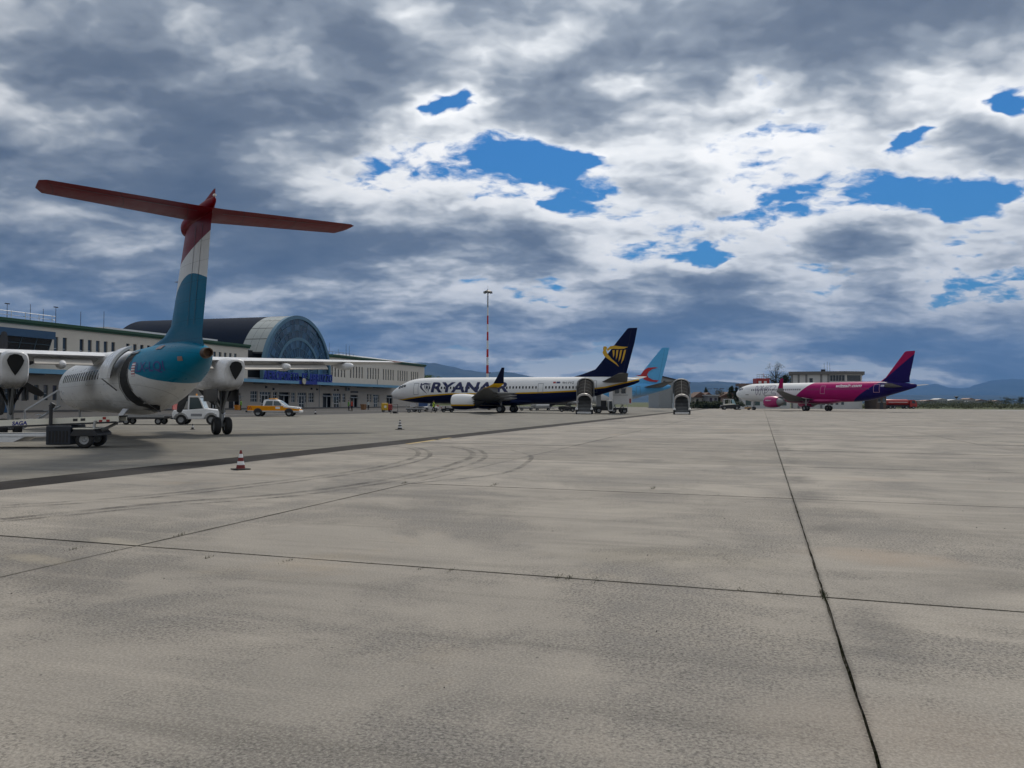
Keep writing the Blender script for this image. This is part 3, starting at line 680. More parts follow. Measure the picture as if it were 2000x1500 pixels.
# ------------------------------------------------------------------ aircraft (x aft from the nose, port side is -y)
class Fus:
    def __init__(s, keys, n=6): s.k = spline(keys, n)
    def at(s, x):
        k = s.k
        if x <= k[0][0]: return k[0]
        for a, b in zip(k, k[1:]):
            if a[0] <= x <= b[0]:
                t = (x-a[0])/max(1e-6, b[0]-a[0]); return tuple(p+(q-p)*t for p, q in zip(a, b))
        return k[-1]
    def mesh(s, n=48):
        m = MB(); m.rings([[(x, hw*math.cos(6.2831853*i/n), zc+hh*math.sin(6.2831853*i/n)) for i in range(n)] for x, zc, hw, hh in s.k]); return m
    def port(s, x, z, off=.012):
        _, zc, hw, hh = s.at(x); t = max(-.999, min(.999, (z-zc)/hh)); c = math.sqrt(1-t*t)
        nrm = Vector((0, -c/hw, t/hh)).normalized()
        return Vector((x, -hw*c, z))+nrm*off
    def patch(s, x0, x1, z0, z1, off=.012, nx=2, nz=4, slant=0.0, side=-1):
        m = MB(); vs = []
        for j in range(nz+1):
            for i in range(nx+1):
                z = z0+(z1-z0)*j/nz; p = s.port(x0+(x1-x0)*i/nx+slant*(z-z0), z, off); vs.append((p.x, p.y*(-side), p.z))
        m.add(vs, [(j*(nx+1)+i, j*(nx+1)+i+1, (j+1)*(nx+1)+i+1, (j+1)*(nx+1)+i) for j in range(nz) for i in range(nx)]); return m
    def outline(s, x0, x1, z0, z1, w, off=.016, slant=0.0):
        m = MB()
        for a in ((x0, x1, z0, z0+w), (x0, x1, z1-w, z1), (x0, x0+w, z0, z1), (x1-w, x1, z0, z1)):
            q = s.patch(*a, off=off, nx=2, nz=5, slant=0); m.add(q.v, q.f)
        return m
AF = [(1, 0), (.75, .32), (.5, .47), (.3, .5), (.15, .44), (.05, .28), (.012, .14), (0, 0), (.012, -.14), (.05, -.26), (.15, -.40), (.3, -.46), (.5, -.42), (.75, -.26)]
def foil(secs, up=(0, 0, 1)):
    """secs: (le point, chord, thickness ratio)"""
    m = MB(); u = Vector(up)
    m.rings([[Vector(le)+Vector((c*a, 0, 0))+u*(t*c*b) for a, b in AF] for le, c, t in secs]); return m
def vfoil(secs): return foil(secs, (0, 1, 0))
def wheel_meshes(r, w, key):
    if key in WHL: return WHL[key]
    m = MB(); m.lathe([(r*.55, -w*.5), (r*.86, -w*.5), (r*.97, -w*.36), (r, -w*.15), (r, w*.15), (r*.97, w*.36), (r*.86, w*.5), (r*.55, w*.5), (r*.55, -w*.5)], axis='y', n=24, caps=(False, False)); ty = m.mesh('tyre'); shade(ty, True); ty.materials.append(M_black)
    m = MB(); m.lathe([(.01, -w*.30), (r*.2, -w*.38), (r*.3, -w*.30), (r*.56, -w*.36), (r*.56, w*.36), (r*.3, w*.30), (r*.2, w*.38), (.01, w*.30)], axis='y', n=20); hb = m.mesh('hub'); shade(hb, True); hb.materials.append(M_grey)
    WHL[key] = (ty, hb); return WHL[key]
WHL = {}
def gear(parent, x, y, ztop, r, w, spacing, strut=.11, brace=None, door=None):
    m = MB(); m.tube((x, y, ztop), (x, y, r*1.6), strut, strut, 14); m.tube((x, y, r*1.7), (x, y, r*.9), strut*.7, strut*.7, 12); m.tube((x, y-spacing/2, r), (x, y+spacing/2, r), strut*.6, strut*.6, 10)
    if brace:
        for bx, by in brace: m.tube((x+bx, y+by, ztop), (x, y, r*2.3), strut*.45, strut*.45, 8)
    g = m.build('landing_gear', M_grey, parent, True)
    ty, hb = wheel_meshes(r, w, (r, w))
    for s_ in (-1, 1):
        t = obj('tyre', ty, None, g); t.location = (x, y+s_*spacing/2, r); h = obj('hub', hb, None, g); h.location = (x, y+s_*spacing/2, r)
    if door:
        mm = MB(); mm.b(*door); mm.build('gear_door', M_white, g)
    return g
def craft(name, label, nose, theta):
    t = R_(theta); return thing(name, label, 'aircraft', (nose[0], nose[1], 0), t-math.pi/2)
def L(*pts): return list(pts)
def cabin_windows(F, parent, xs, z, mat, w=.24, h=.36):
    for x in xs:
        F.patch(x, x+w, z-h/2, z+h/2, .01, 1, 2).build('cabin_window', mat, parent)
M_cabw = pm('cabin window', (.02, .026, .034), .12, var=.2)
M_lip = pm('polished lip', (.55, .56, .58), .22, .95)
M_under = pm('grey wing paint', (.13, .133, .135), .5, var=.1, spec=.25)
M_brown = pm('heat stained metal', (.10, .06, .035), .5, .6, var=.3)
NAVY = (.006, .010, .045); YEL = (.62, .36, .015)

def make_737(name, label, nose, theta, kind):
    R = craft(name, label, nose, theta)
    F = Fus([(0, 2.74, .04, .04), (.12, 2.74, .32, .30), (.5, 2.78, .64, .60), (1.2, 2.88, 1.0, .96), (2.1, 3.02, 1.33, 1.30), (3.2, 3.19, 1.62, 1.64), (4.6, 3.29, 1.80, 1.88), (6.4, 3.32, 1.88, 2.0), (9, 3.33, 1.88, 2.02), (17, 3.33, 1.88, 2.02), (25, 3.33, 1.88, 2.02), (28, 3.40, 1.83, 1.95), (31, 3.66, 1.63, 1.70), (34, 4.04, 1.26, 1.32), (36.5, 4.38, .88, .92), (38.6, 4.64, .50, .54), (39.5, 4.74, .26, .28), (39.7, 4.75, .14, .15)])
    if kind == 'navy':
        line = [(-.5, 1.6), (2.34, 1.78), (6.8, 2.38), (11, 2.70), (21, 2.80), (25.8, 2.92), (30.5, 3.16), (35, 3.70), (39.8, 4.85)]
        def fn(nt, x, y, z):
            d = z-curve_of(nt, x, line, -1, 41, 0, 6)
            c = mixc(nt, d.gt(0.0), NAVY, YEL); return mixc(nt, d.gt(.20), c, WHITE)
        def ffn(nt, x, y, z): return mixc(nt, 0.0, NAVY, NAVY)
        def efn(nt, x, y, z): return mixc(nt, z.gt(1.22), mixc(nt, z.gt(1.0), NAVY, YEL), WHITE)
        def wfn(nt, x, y, z): return mixc(nt, z.gt(3.98), YEL, (.008, .010, .03))
    else:
        def fn(nt, x, y, z):
            d = (x-27.0)*.5+(z-3.0)
            g = (z-1.6+(x-33.0)*-.10).step(.2, 2.2)
            c = mixc(nt, g, (.62, .64, .66), (.12, .40, .74)); return mixc(nt, d.gt(0.0), WHITE, c)
        def ffn(nt, x, y, z): return mixc(nt, (z-6.0)/7.0, (.14, .46, .80), (.10, .40, .74))
        def efn(nt, x, y, z): return mixc(nt, 0.0, (.62, .64, .66), WHITE)
        def wfn(nt, x, y, z): return mixc(nt, 0.0, (.10, .36, .66), WHITE)
    LM = livery(name+' fuselage paint', fn); LF = livery(name+' fin paint', ffn); LE = livery(name+' nacelle paint', efn); LW = livery(name+' winglet paint', wfn)
    fu = F.mesh().build('fuselage', LM, R, True, angle=60)
    m = MB(); m.lathe([(.01, 0), (.13, 0), (.13, .06)], (39.68, 0, 4.75), 'x', 12); m.build('exhaust', M_dark, fu)
    # wing body fairing
    fairing = Fus([(10.5, 1.75, .5, .30), (12.5, 1.65, 1.75, .52), (16, 1.62, 2.0, .58), (20, 1.62, 2.0, .58), (23, 1.7, 1.6, .48), (25.5, 1.85, .5, .28)])
    fairing.mesh(32).build('belly_fairing', LM if kind == 'navy' else M_white, R, True)
    # fin with dorsal fillet
    vfoil([((29.3, 0, 5.15), 8.6, .05), ((31.4, 0, 5.75), 6.45, .07), ((33.3, 0, 6.45), 4.72, .09), ((34.2, 0, 7.5), 4.1, .09), ((36.3, 0, 10.2), 2.72, .09), ((37.95, 0, 12.22), 1.45, .08), ((38.2, 0, 12.34), 1.2, .03)]).build('fin', LF, R, True)
    m = MB(); m.add([(37.35, -.135, 5.9), (37.37, -.135, 5.9), (38.55, -.06, 12.0), (38.53, -.06, 12.0)], [(0, 1, 2, 3)]); m.build('rudder_gap', M_dark, R)
    for s_ in (-1, 1):
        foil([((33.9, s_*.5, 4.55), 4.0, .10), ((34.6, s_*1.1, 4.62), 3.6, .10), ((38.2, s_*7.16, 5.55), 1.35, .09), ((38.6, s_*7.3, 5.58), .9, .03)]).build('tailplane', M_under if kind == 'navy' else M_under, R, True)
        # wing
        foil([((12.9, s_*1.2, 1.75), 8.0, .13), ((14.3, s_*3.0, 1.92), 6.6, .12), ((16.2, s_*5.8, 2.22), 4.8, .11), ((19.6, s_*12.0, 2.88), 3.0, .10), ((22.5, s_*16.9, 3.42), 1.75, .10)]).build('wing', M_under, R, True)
        foil([((22.5, s_*16.9, 3.42), 1.9, .10), ((23.3, s_*17.45, 3.55), 1.75, .09), ((24.2, s_*17.8, 3.95), 1.45, .08), ((24.85, s_*17.95, 4.9), .85, .07), ((25.45, s_*18.1, 6.0), .38, .05)], (0, -s_, 0.3)).build('winglet', LW, R, True)
        if kind == 'navy':
            foil([((23.2, s_*17.3, 3.48), 1.4, .08), ((24.4, s_*17.75, 2.85), .5, .05)], (0, s_, .3)).build('lower_winglet', M_under, R, True)
        for yy in (4.6, 8.2, 11.6):
            xx = 13.5+yy*.53+4.6-(yy-4.6)*.19
            Fus([(xx-1.2, 1.62+yy*.1, .05, .05), (xx, 1.55+yy*.1, .2, .24), (xx+1.2, 1.58+yy*.1, .17, .2), (xx+2.3, 1.7+yy*.1, .03, .04)], 4).k
            f2 = Fus([(xx-1.2, 1.62+yy*.1, .05, .05), (xx, 1.55+yy*.1, .2, .24), (xx+1.2, 1.58+yy*.1, .17, .2), (xx+2.3, 1.7+yy*.1, .03, .04)], 4)
            mm = MB(); mm.rings([[(x, s_*yy+hw*math.cos(6.2831853*i/12), zc+hh*math.sin(6.2831853*i/12)) for i in range(12)] for x, zc, hw, hh in f2.k]); mm.build('flap_fairing', M_under, R, True)
        # engine
        ey = s_*4.83; ez = 1.62
        prof = [(.86, .30), (.90, .06), (.97, 0), (1.06, .08), (1.15, .45), (1.20, 1.1), (1.19, 2.0), (1.10, 2.9), (.99, 3.55), (.90, 3.62), (.92, 3.3)]
        m = MB(); n = 36; rs = []
        for k, (r, h) in enumerate(prof):
            ring = []
            for i in range(n):
                zz = h
                if kind == 'navy' and k in (8, 9): zz = h+(.22 if i % 2 else -.12)
                ring.append((12.85+zz, ey+r*math.cos(6.2831853*i/n), ez+r*.98*math.sin(6.2831853*i/n)))
            rs.append(ring)
        m.rings(rs[2:], (False, False)); e = m.build('engine', LE, R, True, angle=50)
        mm = MB(); mm.rings(rs[:4], (False, False)); mm.build('intake_lip', M_lip, e, True)
        mm = MB(); mm.lathe([(.01, -.25), (.28, .1), (.87, .35), (.87, .40)], (12.95, ey, ez), 'x', 28); mm.build('fan', M_dark, e, True)
        mm = MB(); mm.lathe([(.85, 3.0), (.72, 3.9), (.50, 4.5), (.38, 4.6), (.01, 5.2)], (12.85, ey, ez), 'x', 24); mm.build('exhaust_cone', M_dark, e, True)
        foil([((14.3, ey-.12, 2.45), 4.2, .10), ((15.2, ey-.12, 2.0), 3.6, .10)], (0, 1, 0)).build('pylon', M_white, R, True)
        gear(R, 19.7, s_*2.86, 2.0, .56, .40, .86, .14, L((-1.0, s_*-.6), (.3, s_*1.2)))
    gear(R, 4.1, 0, 2.0, .34, .20, .42, .08, L((-.9, 0), (.8, 0)), (3.5, 4.5, -.42, -.38, .75, 1.4))
    # cockpit windows
    for a in ((1.62, 2.12, 3.62, 4.06, .28), (2.20, 2.66, 3.74, 4.20, .15), (2.74, 3.2, 3.84, 4.22, .05)):
        x0, x1, z0, z1, sl = a
        for sd in (-1, 1): F.patch(x0, x1, z0, z1, .015, 2, 3, sl, sd).build('windshield', M_glass, R)
    xs = [6.9+.508*i for i in range(48)]
    if kind == 'navy':
        cabin_windows(F, R, [x for x in xs if x < 7.0 or (x > 20.3 and not 24.75 < x < 26.2)], 3.78, M_cabw)
        cabin_windows(F, R, [x for x in xs if 7.0 < x < 20.3], 3.72, pm('cabin window in lettering', (.012, .014, .022), .12))
    else: cabin_windows(F, R, xs, 3.78, M_cabw)
    for x0, x1, z0, z1 in ((4.75, 5.6, 2.66, 4.45), (25.1, 25.9, 2.95, 4.38), (33.0, 33.8, 3.05, 4.75)):
        F.outline(x0, x1, z0, z1, .05).build('door_outline', pm('door seam', (.10, .12, .15), .5), R)
    if kind == 'navy':
        M_nv = pm('navy lettering', (.008, .012, .075), .3, var=.1)
        text_part('lettering', 'RYANAIR', M_nv, R, 7.75, 20.5, 3.02, 4.60, lambda x, z: F.port(x, z, .012), .035, .12, .16)
        text_part('registration', '9H-VVZ', pm('dark lettering', (.03, .035, .05), .4), R, 28.75, 30.5, 4.30, 4.62, lambda x, z: F.port(x, z, .012), .01)
        F.patch(27.35, 27.75, 4.36, 4.62, .012).build('flag_mark', pm('red flag', (.35, .03, .04), .4), R); F.patch(27.85, 28.4, 4.36, 4.62, .012).build('flag_mark', pm('blue flag', (.01, .02, .12), .4), R)
        # harp mark: body curve, sweeping neck and strings, drawn once in unit coordinates
        body = [(0.05, 1.0), (.16, 1.0), (.19, .90), (.15, .80), (.21, .62), (.36, .40), (.56, .18), (.66, 0), (.52, .14), (.28, .34), (.08, .52), (0, .70), (.04, .80), (.02, .88)]
        neck = [(.18, .86), (.30, 1.0), (.46, 1.03), (.72, .98), (1.0, .95), (.84, .87), (.62, .86), (.42, .88), (.30, .84), (.20, .76)]
        strs = [[(.40+.15*i, .80), (.48+.15*i, .82), (.47+.12*i, .58-.08*i), (.43+.10*i, .44-.10*i)] for i in range(4)]
        def harp(x0, x1, z0, z1, fnp, mat, nm):
            me = poly_mesh([[(x0+a*(x1-x0), z0+b*(z1-z0)) for a, b in pl] for pl in [body, neck]+strs]); wrap(me, fnp, .2); obj(nm, me, mat, R)
        harp(5.85, 7.75, 2.75, 4.45, lambda x, z: F.port(x, z, .012), M_nv, 'harp_emblem')
        harp(34.35, 38.1, 6.75, 9.75, lambda x, z: Vector((x, -.20+(z-6)*.012, z)), pm('yellow emblem', YEL, .4), 'harp_emblem')
    else:
        bird = [[(32.9, 6.9), (33.9, 7.0), (34.5, 7.9), (35.3, 8.4), (36.6, 8.5), (37.3, 8.4), (36.2, 8.15), (35.5, 7.7), (35.15, 7.05), (35.4, 6.5), (36.3, 6.05), (37.4, 5.95), (37.0, 5.6), (35.6, 5.75), (34.6, 6.1), (34.2, 6.55), (33.6, 6.75)]]
        me = poly_mesh(bird); wrap(me, lambda x, z: Vector((x, -.26, z)), .3); obj('bird_emblem', me, pm('red emblem', (.45, .02, .025), .4), R)
    return R
jet1 = make_737('jet_airliner', 'white and navy jet airliner with yellow stripe, harp emblem on its dark blue fin', (-19.2, 126), 70.3, 'navy')
jet2 = make_737('jet_airliner', 'pale blue tailed jet airliner with a red bird emblem, mostly hidden behind the navy one', (-8.6, 157.6), 84, 'blue')

def make_a321():
    R = craft('jet_airliner', 'white, magenta and purple jet airliner parked far right', (53.9, 188.8), 32)
    F = Fus([(0, 3.72, .05, .05), (.15, 3.72, .45, .42), (.7, 3.78, .90, .88), (1.6, 3.88, 1.33, 1.32), (2.8, 3.98, 1.66, 1.68), (4.4, 4.02, 1.88, 1.96), (6.5, 4.03, 1.975, 2.06), (10, 4.03, 1.975, 2.07), (20, 4.03, 1.975, 2.07), (30, 4.03, 1.975, 2.07), (33, 4.10, 1.93, 2.0), (36, 4.32, 1.72, 1.77), (39, 4.64, 1.32, 1.36), (42, 4.92, .82, .84), (44, 5.08, .42, .44), (44.5, 5.1, .25, .26)])
    MAG = (.36, .012, .13); PUR = (.018, .010, .10)
    def fn(nt, x, y, z):
        c = mixc(nt, (x-(z*1.35+13.9)).gt(0.0), WHITE, MAG)
        d = x-((z-2.1)*1.55+31.6)
        return mixc(nt, d.gt(0.0), c, PUR)
    def ffn(nt, x, y, z): return mixc(nt, ((z-6.6)-(x-38.2)*.78).gt(0.0), PUR, (.32, .012, .08))
    LM = livery('magenta fuselage paint', fn); LF = livery('magenta fin paint', ffn)
    M_mag = pm('magenta paint', MAG, .3, var=.1)
    fu = F.mesh().build('fuselage', LM, R, True, angle=60)
    Fus([(14, 2.3, .6, .3), (16, 2.2, 1.9, .55), (20, 2.15, 2.2, .62), (25, 2.15, 2.2, .62), (28, 2.3, 1.5, .45), (30, 2.45, .5, .25)]).mesh(32).build('belly_fairing', M_mag, R, True)
    vfoil([((36.6, 0, 5.75), 6.6, .07), ((38.2, 0, 6.8), 5.0, .09), ((42.2, 0, 11.7), 2.1, .09), ((42.6, 0, 11.84), 1.6, .03)]).build('fin', LF, R, True)
    M_sh = livery('sharklet paint', lambda nt, x, y, z: mixc(nt, z.gt(4.6), (.22, .23, .25), (.33, .012, .10)))
    for s_ in (-1, 1):
        foil([((38.4, s_*.9, 4.95), 3.9, .10), ((42.0, s_*6.2, 5.45), 1.5, .09)]).build('tailplane', M_under, R, True)
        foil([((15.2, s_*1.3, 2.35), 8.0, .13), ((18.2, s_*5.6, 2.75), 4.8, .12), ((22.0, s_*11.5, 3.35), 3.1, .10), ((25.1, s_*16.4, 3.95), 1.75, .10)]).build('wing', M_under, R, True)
        foil([((25.1, s_*16.4, 3.95), 1.75, .10), ((25.6, s_*16.9, 4.15), 1.6, .09), ((26.1, s_*17.2, 4.7), 1.25, .08), ((27.2, s_*17.7, 6.5), .6, .06)], (0, -s_, .3)).build('sharklet', M_sh, R, True)
        ey = s_*5.75; ez = 1.9
        m = MB(); m.lathe([(.98, .1), (1.08, 0), (1.18, .2), (1.27, 1.0), (1.25, 2.2), (1.10, 3.3), (1.0, 3.5)], (13.6, ey, ez), 'x', 32, (False, False)); e = m.build('engine', M_mag, R, True)
        mm = MB(); mm.lathe([(.98, .3), (.99, .05), (1.08, -.03), (1.15, .1)], (13.6, ey, ez), 'x', 32, (False, False)); mm.build('intake_lip', M_lip, e, True)
        mm = MB(); mm.lathe([(.01, -.1), (.3, .2), (.99, .4), (.99, .45)], (13.6, ey, ez), 'x', 24); mm.build('fan', M_dark, e, True)
        mm = MB(); mm.lathe([(.95, 3.2), (.75, 4.2), (.5, 4.7), (.01, 5.2)], (13.6, ey, ez), 'x', 24); mm.build('exhaust_cone', M_grey, e, True)
        foil([((15.6, ey, 3.0), 4.2, .1), ((16.3, ey, 2.6), 3.4, .1)], (0, 1, 0)).build('pylon', M_under, R, True)
        gear(R, 22.4, s_*3.8, 2.5, .6, .43, .93, .16, L((-1, 0), (0, s_*-1.3)))
        for z0, x0, ww in ((2.30, 14.35, 1.5), (1.98, 14.45, .8)):
            if s_ < 0 and z0 > 2.2:
                me = fit_text(text_mesh('wizzair', 1, .01, .2), 14.3, 15.9, 2.1, 2.42); wrap(me, lambda x, z: Vector((x, ey-math.sqrt(max(.01, 1.285**2-(z-ez)**2)), z)), .1); obj('engine_lettering', me, M_white, e)
    gear(R, 5.1, 0, 2.4, .38, .24, .5, .09, L((-1, 0), (.9, 0)))
    for x0, x1, z0, z1, sl in ((1.45, 2.0, 4.55, 4.98, .25), (2.1, 2.55, 4.62, 5.12, .12), (2.65, 3.1, 4.72, 5.1, .03)):
        F.patch(x0, x1, z0, z1, .015, 2, 3, sl).build('windshield', M_glass, R)
    cabin_windows(F, R, [6.0+.53*i for i in range(26) if 6.0+.53*i < 19.6], 4.62, M_cabw, .26, .36)
    M_pw = pm('pink tinted window', (.16, .05, .10), .2)
    cabin_windows(F, R, [21.2+.53*i for i in range(28) if not 24.2 < 21.2+.53*i < 25.9], 4.62, M_pw, .24, .34)
    M_pk = pm('pale pink line', (.55, .30, .42), .4)
    for x0, x1, z0, z1 in ((24.55, 25.65, 3.65, 5.35), (36.6, 37.8, 3.85, 5.45)): F.outline(x0, x1, z0, z1, .07).build('door_outline', M_pk, R)
    for x0, x1, z in ((4.2, 5.2, 3.55), (14.0, 15.0, 3.55)): F.patch(x0, x1, z-.06, z+.06, .016).build('door_sill_mark', M_dark, R)
    text_part('lettering', 'wizzair.com', M_white, R, 28.1, 34.0, 4.95, 5.6, lambda x, z: F.port(x, z, .014), .02, .2)
    F.patch(38.0, 40.3, 5.0, 5.38, .014, 4, 3).build('registration_panel', pm('registration block', (.45, .45, .55), .4, var=.6, scale=9), R)
    # outlined four-letter script on the nose
    def stroke(pts, w):
        P = spline([tuple(p) for p in pts], 5); out = []
        for (a, b), (c, d) in zip(P, P[1:]):
            t = Vector((c-a, d-b)); l = t.length or 1e-6; nx, ny = -t.y/l*w/2, t.x/l*w/2
            out.append([(a+nx, b+ny), (c+nx, d+ny), (c-nx, d-ny), (a-nx, b-ny)])
        return out
    pol = []
    for q in ([(7.1, 5.5), (7.4, 3.7), (7.7, 3.6), (8.1, 4.6), (8.3, 3.7), (8.6, 3.6), (9.2, 5.5)], [(7.6, 5.5), (7.65, 4.4), (8.15, 5.4), (8.6, 5.4), (8.7, 4.5), (9.0, 5.5), (9.2, 5.5)], [(7.1, 5.5), (7.6, 5.5)], [(9.3, 4.9), (9.4, 3.8), (9.8, 3.8), (10.0, 4.95), (9.3, 4.9)], [(10.0, 5.5), (11.2, 5.5), (11.3, 5.1), (10.5, 4.1), (10.0, 3.9), (10.1, 4.6), (10.8, 5.1), (10.0, 5.1), (10.0, 5.5)], [(11.2, 5.5), (12.6, 5.5), (12.5, 5.0), (11.7, 3.95), (12.7, 3.9), (12.8, 3.5), (10.3, 3.4), (9.9, 3.2), (9.7, 3.45), (9.9, 3.7)]):
        pol += stroke(q, .10)
    me = poly_mesh(pol); wrap(me, lambda x, z: F.port(x, z, .014), .2); obj('script_emblem', me, pm('violet line', (.06, .03, .12), .4), R)
    return R
jet3 = make_a321()

def make_q400():
    R = craft('turboprop_airliner', 'turboprop airliner with teal tail, dark red T-tail and an open rear baggage door', (-27.6, 49.7), 36)
    F = Fus([(0, 2.05, .05, .05), (.15, 2.06, .35, .32), (.8, 2.12, .66, .62), (1.8, 2.22, .95, .95), (3.2, 2.36, 1.2, 1.25), (4.8, 2.40, 1.335, 1.35), (6.5, 2.40, 1.345, 1.35), (12, 2.40, 1.345, 1.35), (20, 2.40, 1.345, 1.35), (22, 2.46, 1.33, 1.30), (24, 2.61, 1.24, 1.16), (26, 2.81, 1.06, .96), (28, 3.0, .78, .70), (29.4, 3.14, .45, .41), (30.2, 3.2, .20, .20), (30.35, 3.2, .155, .155)])
    TEAL = (.0, .18, .31); RED = (.165, .003, .008)
    edge = [(-1, 5), (20.5, 5), (22.0, 3.7), (23.4, 3.05), (24.8, 2.72), (26.5, 2.42), (28.5, 2.20), (29.5, 2.20), (31, 2.5)]
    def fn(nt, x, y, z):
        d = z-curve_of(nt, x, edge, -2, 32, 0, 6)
        belly_noise = noise(nt, vec(nt, x*.5, y*2.0, z*1.5), 1.8, 6, .65); w = mixc(nt, (z-(belly_noise-.5)*1.2).step(2.0, 1.15)*.5, (.68, .69, .70), (.20, .18, .155)); return mixc(nt, d.gt(0.0), w, TEAL)  # browner belly: some real grime, the rest underside shade put into the colour
    def ffn(nt, x, y, z):
        a = z-(5.32+(x-26.8)*.10+((x-26.7)*.9).sin()*.42); b = z-(6.36+(x-27.3)*.22)
        c = mixc(nt, a.gt(0.0), (.0, .125, .225), (.66, .67, .67)); return mixc(nt, b.gt(0.0), c, RED)
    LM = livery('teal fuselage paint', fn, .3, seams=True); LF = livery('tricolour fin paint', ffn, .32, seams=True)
    M_red = livery('dark red paint', lambda nt, x, y, z: mixc(nt, 0.0, RED, RED), .36, seams=True)
    M_wp = livery('white wing paint', lambda nt, x, y, z: mixc(nt, 0.0, (.72, .73, .75), WHITE), .32, seams=True)
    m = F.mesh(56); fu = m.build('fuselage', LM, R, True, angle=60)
    m = MB(); m.lathe([(.01, .05), (.11, .05), (.125, .24), (.155, .24), (.175, .0), (.19, -.12)], (30.33, 0, 3.2), 'x', 20); m.build('tail_exhaust', M_brown, fu, True)
    # fin, dorsal fillet, rudder gaps
    vfoil([((19.6, 0, 3.35), 10.5, .028), ((22.4, 0, 3.80), 7.4, .045), ((24.6, 0, 4.02), 5.25, .07), ((25.75, 0, 4.35), 4.2, .09), ((26.25, 0, 5.0), 3.9, .105), ((27.0, 0, 6.3), 3.45, .11), ((27.85, 0, 7.75), 2.95, .11)]).build('fin', LF, R, True)
    for dx, off in ((1.35, .118), (.72, .066)):
        for s_ in (-1, 1):
            m = MB(); tx = lambda z: 29.55+(z-3.2)*.28-dx
            m.add([(tx(4.2), s_*(off+.035), 4.2), (tx(4.2)+.03, s_*(off+.035), 4.2), (tx(7.4)+.03, s_*(off+.018), 7.4), (tx(7.4), s_*(off+.018), 7.4)], [(0, 1, 2, 3)]); m.build('rudder_gap', M_dark, R)
    vfoil([((26.22, 0, 5.0), .30, .5), ((26.97, 0, 6.3), .27, .5), ((27.72, 0, 7.6), .24, .5)]).build('leading_edge_boot', pm('boot grey', (.42, .44, .46), .5), R, True)
    m = MB(); m.add([(26.5, -.02, 5.9), (26.5, .02, 5.9), (26.0, 0, 6.0)], [(0, 1, 2)]); m.tube((26.55, 0, 5.92), (26.05, 0, 5.98), .02, .012, 6); m.build('aerial', M_dark, R)
    for ax, az in ((9.0, 3.75), (12.0, 3.75)): m = MB(); m.prism([(ax, az-.03), (ax+.35, az-.03), (ax+.4, az+.3), (ax+.22, az+.3)], -.02, .02); m.build('blade_aerial', M_white, R)
    # T-tail: bullet fairing, spike and tailplane
    b = Fus([(27.35, 7.62, .05, .08), (27.7, 7.65, .22, .30), (28.6, 7.75, .27, .26), (30.0, 7.85, .22, .26), (30.9, 7.95, .08, .14), (31.1, 7.97, .03, .05)]); b.mesh(24).build('tail_bullet', M_red, R, True)
    vfoil([((28.2, 0, 7.85), 2.85, .07), ((29.3, 0, 8.05), 1.8, .07), ((30.9, 0, 8.32), .22, .1)]).build('tail_spike', M_red, R, True)
    m = MB(); m.lathe([(.01, -.05), (.05, 0), (.05, .06), (.01, .08)], (31.0, 0, 8.12), 'x', 10); m.build('tail_light', pm('lamp glass', (.8, .8, .75), .2), R)
    for s_ in (-1, 1):
        foil([((28.75, s_*.0, 7.72), 2.3, .11), ((28.85, s_*.3, 7.73), 2.15, .11), ((29.55, s_*4.55, 7.80), 1.62, .11), ((30.0, s_*4.74, 7.80), 1.0, .05)]).build('tailplane', M_red, R, True)
        m = MB(); m.add([(30.55, s_*.4, 7.66), (30.59, s_*.4, 7.66), (30.84, s_*4.5, 7.76), (30.80, s_*4.5, 7.76)], [(0, 1, 2, 3)]); m.build('elevator_gap', M_dark, R)
        # wing, flaps, fairings
        foil([((14.35, 0, 3.62), 3.1, .16), ((14.35, s_*4.8, 3.62), 3.1, .16), ((15.0, s_*10, 3.76), 2.15, .15), ((15.55, s_*13.7, 3.86), 1.35, .13), ((15.9, s_*14.2, 3.87), .85, .08)]).build('wing', M_wp, R, True)
        foil([((15.6, s_*13.72, 3.872), 1.36, .135), ((15.95, s_*14.23, 3.882), .87, .09)]).build('wingtip', M_red, R, True)
        for y0, y1, c0, c1 in ((1.45, 3.65, .85, .85), (5.15, 9.6, .85, .6)):
            dx0 = 0 if y1 < 4 else 0
            xa = 16.95; xb = 16.95 if y1 < 4 else 16.75
            m = MB()
            for (xx, y, c, zz) in ((xa, y0, c0, 3.50), (xb, y1, c1, 3.50 if y1 < 4 else 3.66)): pass
            q = []
            for (xx, y, c, zz) in ((xa, y0, c0, 3.50), (xb, y1, c1, 3.50 if y1 < 4 else 3.66)): q.append([(xx, s_*y, zz), (xx+c*.5, s_*y, zz-.10), (xx+c, s_*y, zz-.30), (xx+c*.98, s_*y, zz-.34), (xx+c*.4, s_*y, zz-.24), (xx, s_*y, zz-.12)])
            m.rings(q); m.build('flap', pm('flap underside', (.42, .40, .37), .4), R, True)
        for yy, zz in ((7.3, 3.48), (10.7, 3.62), (2.6, 3.30)):
            f2 = Fus([(15.4, zz, .04, .04), (16.2, zz-.06, .13, .17), (17.2, zz-.10, .16, .20), (17.75, zz-.1, .13, .15), (17.95, zz-.1, .05, .06)], 4)
            mm = MB(); mm.rings([[(x, s_*yy+hw*math.cos(6.2831853*i/14), zc+hh*math.sin(6.2831853*i/14)) for i in range(14)] for x, zc, hw, hh in f2.k]); mm.build('flap_fairing', M_wp, R, True)
        # nacelle: rounded box section ending in a slanted tail with the exhaust on top
        ks = spline([(10.9, 2.95, .18, .18), (11.1, 2.95, .36, .38), (12.0, 2.92, .47, .58), (13.5, 2.90, .52, .70), (15.5, 2.92, .54, .78), (17.0, 2.92, .55, .80), (17.9, 2.94, .54, .76), (18.4, 2.97, .50, .68), (18.55, 2.99, .46, .58)], 5)
        rs = []
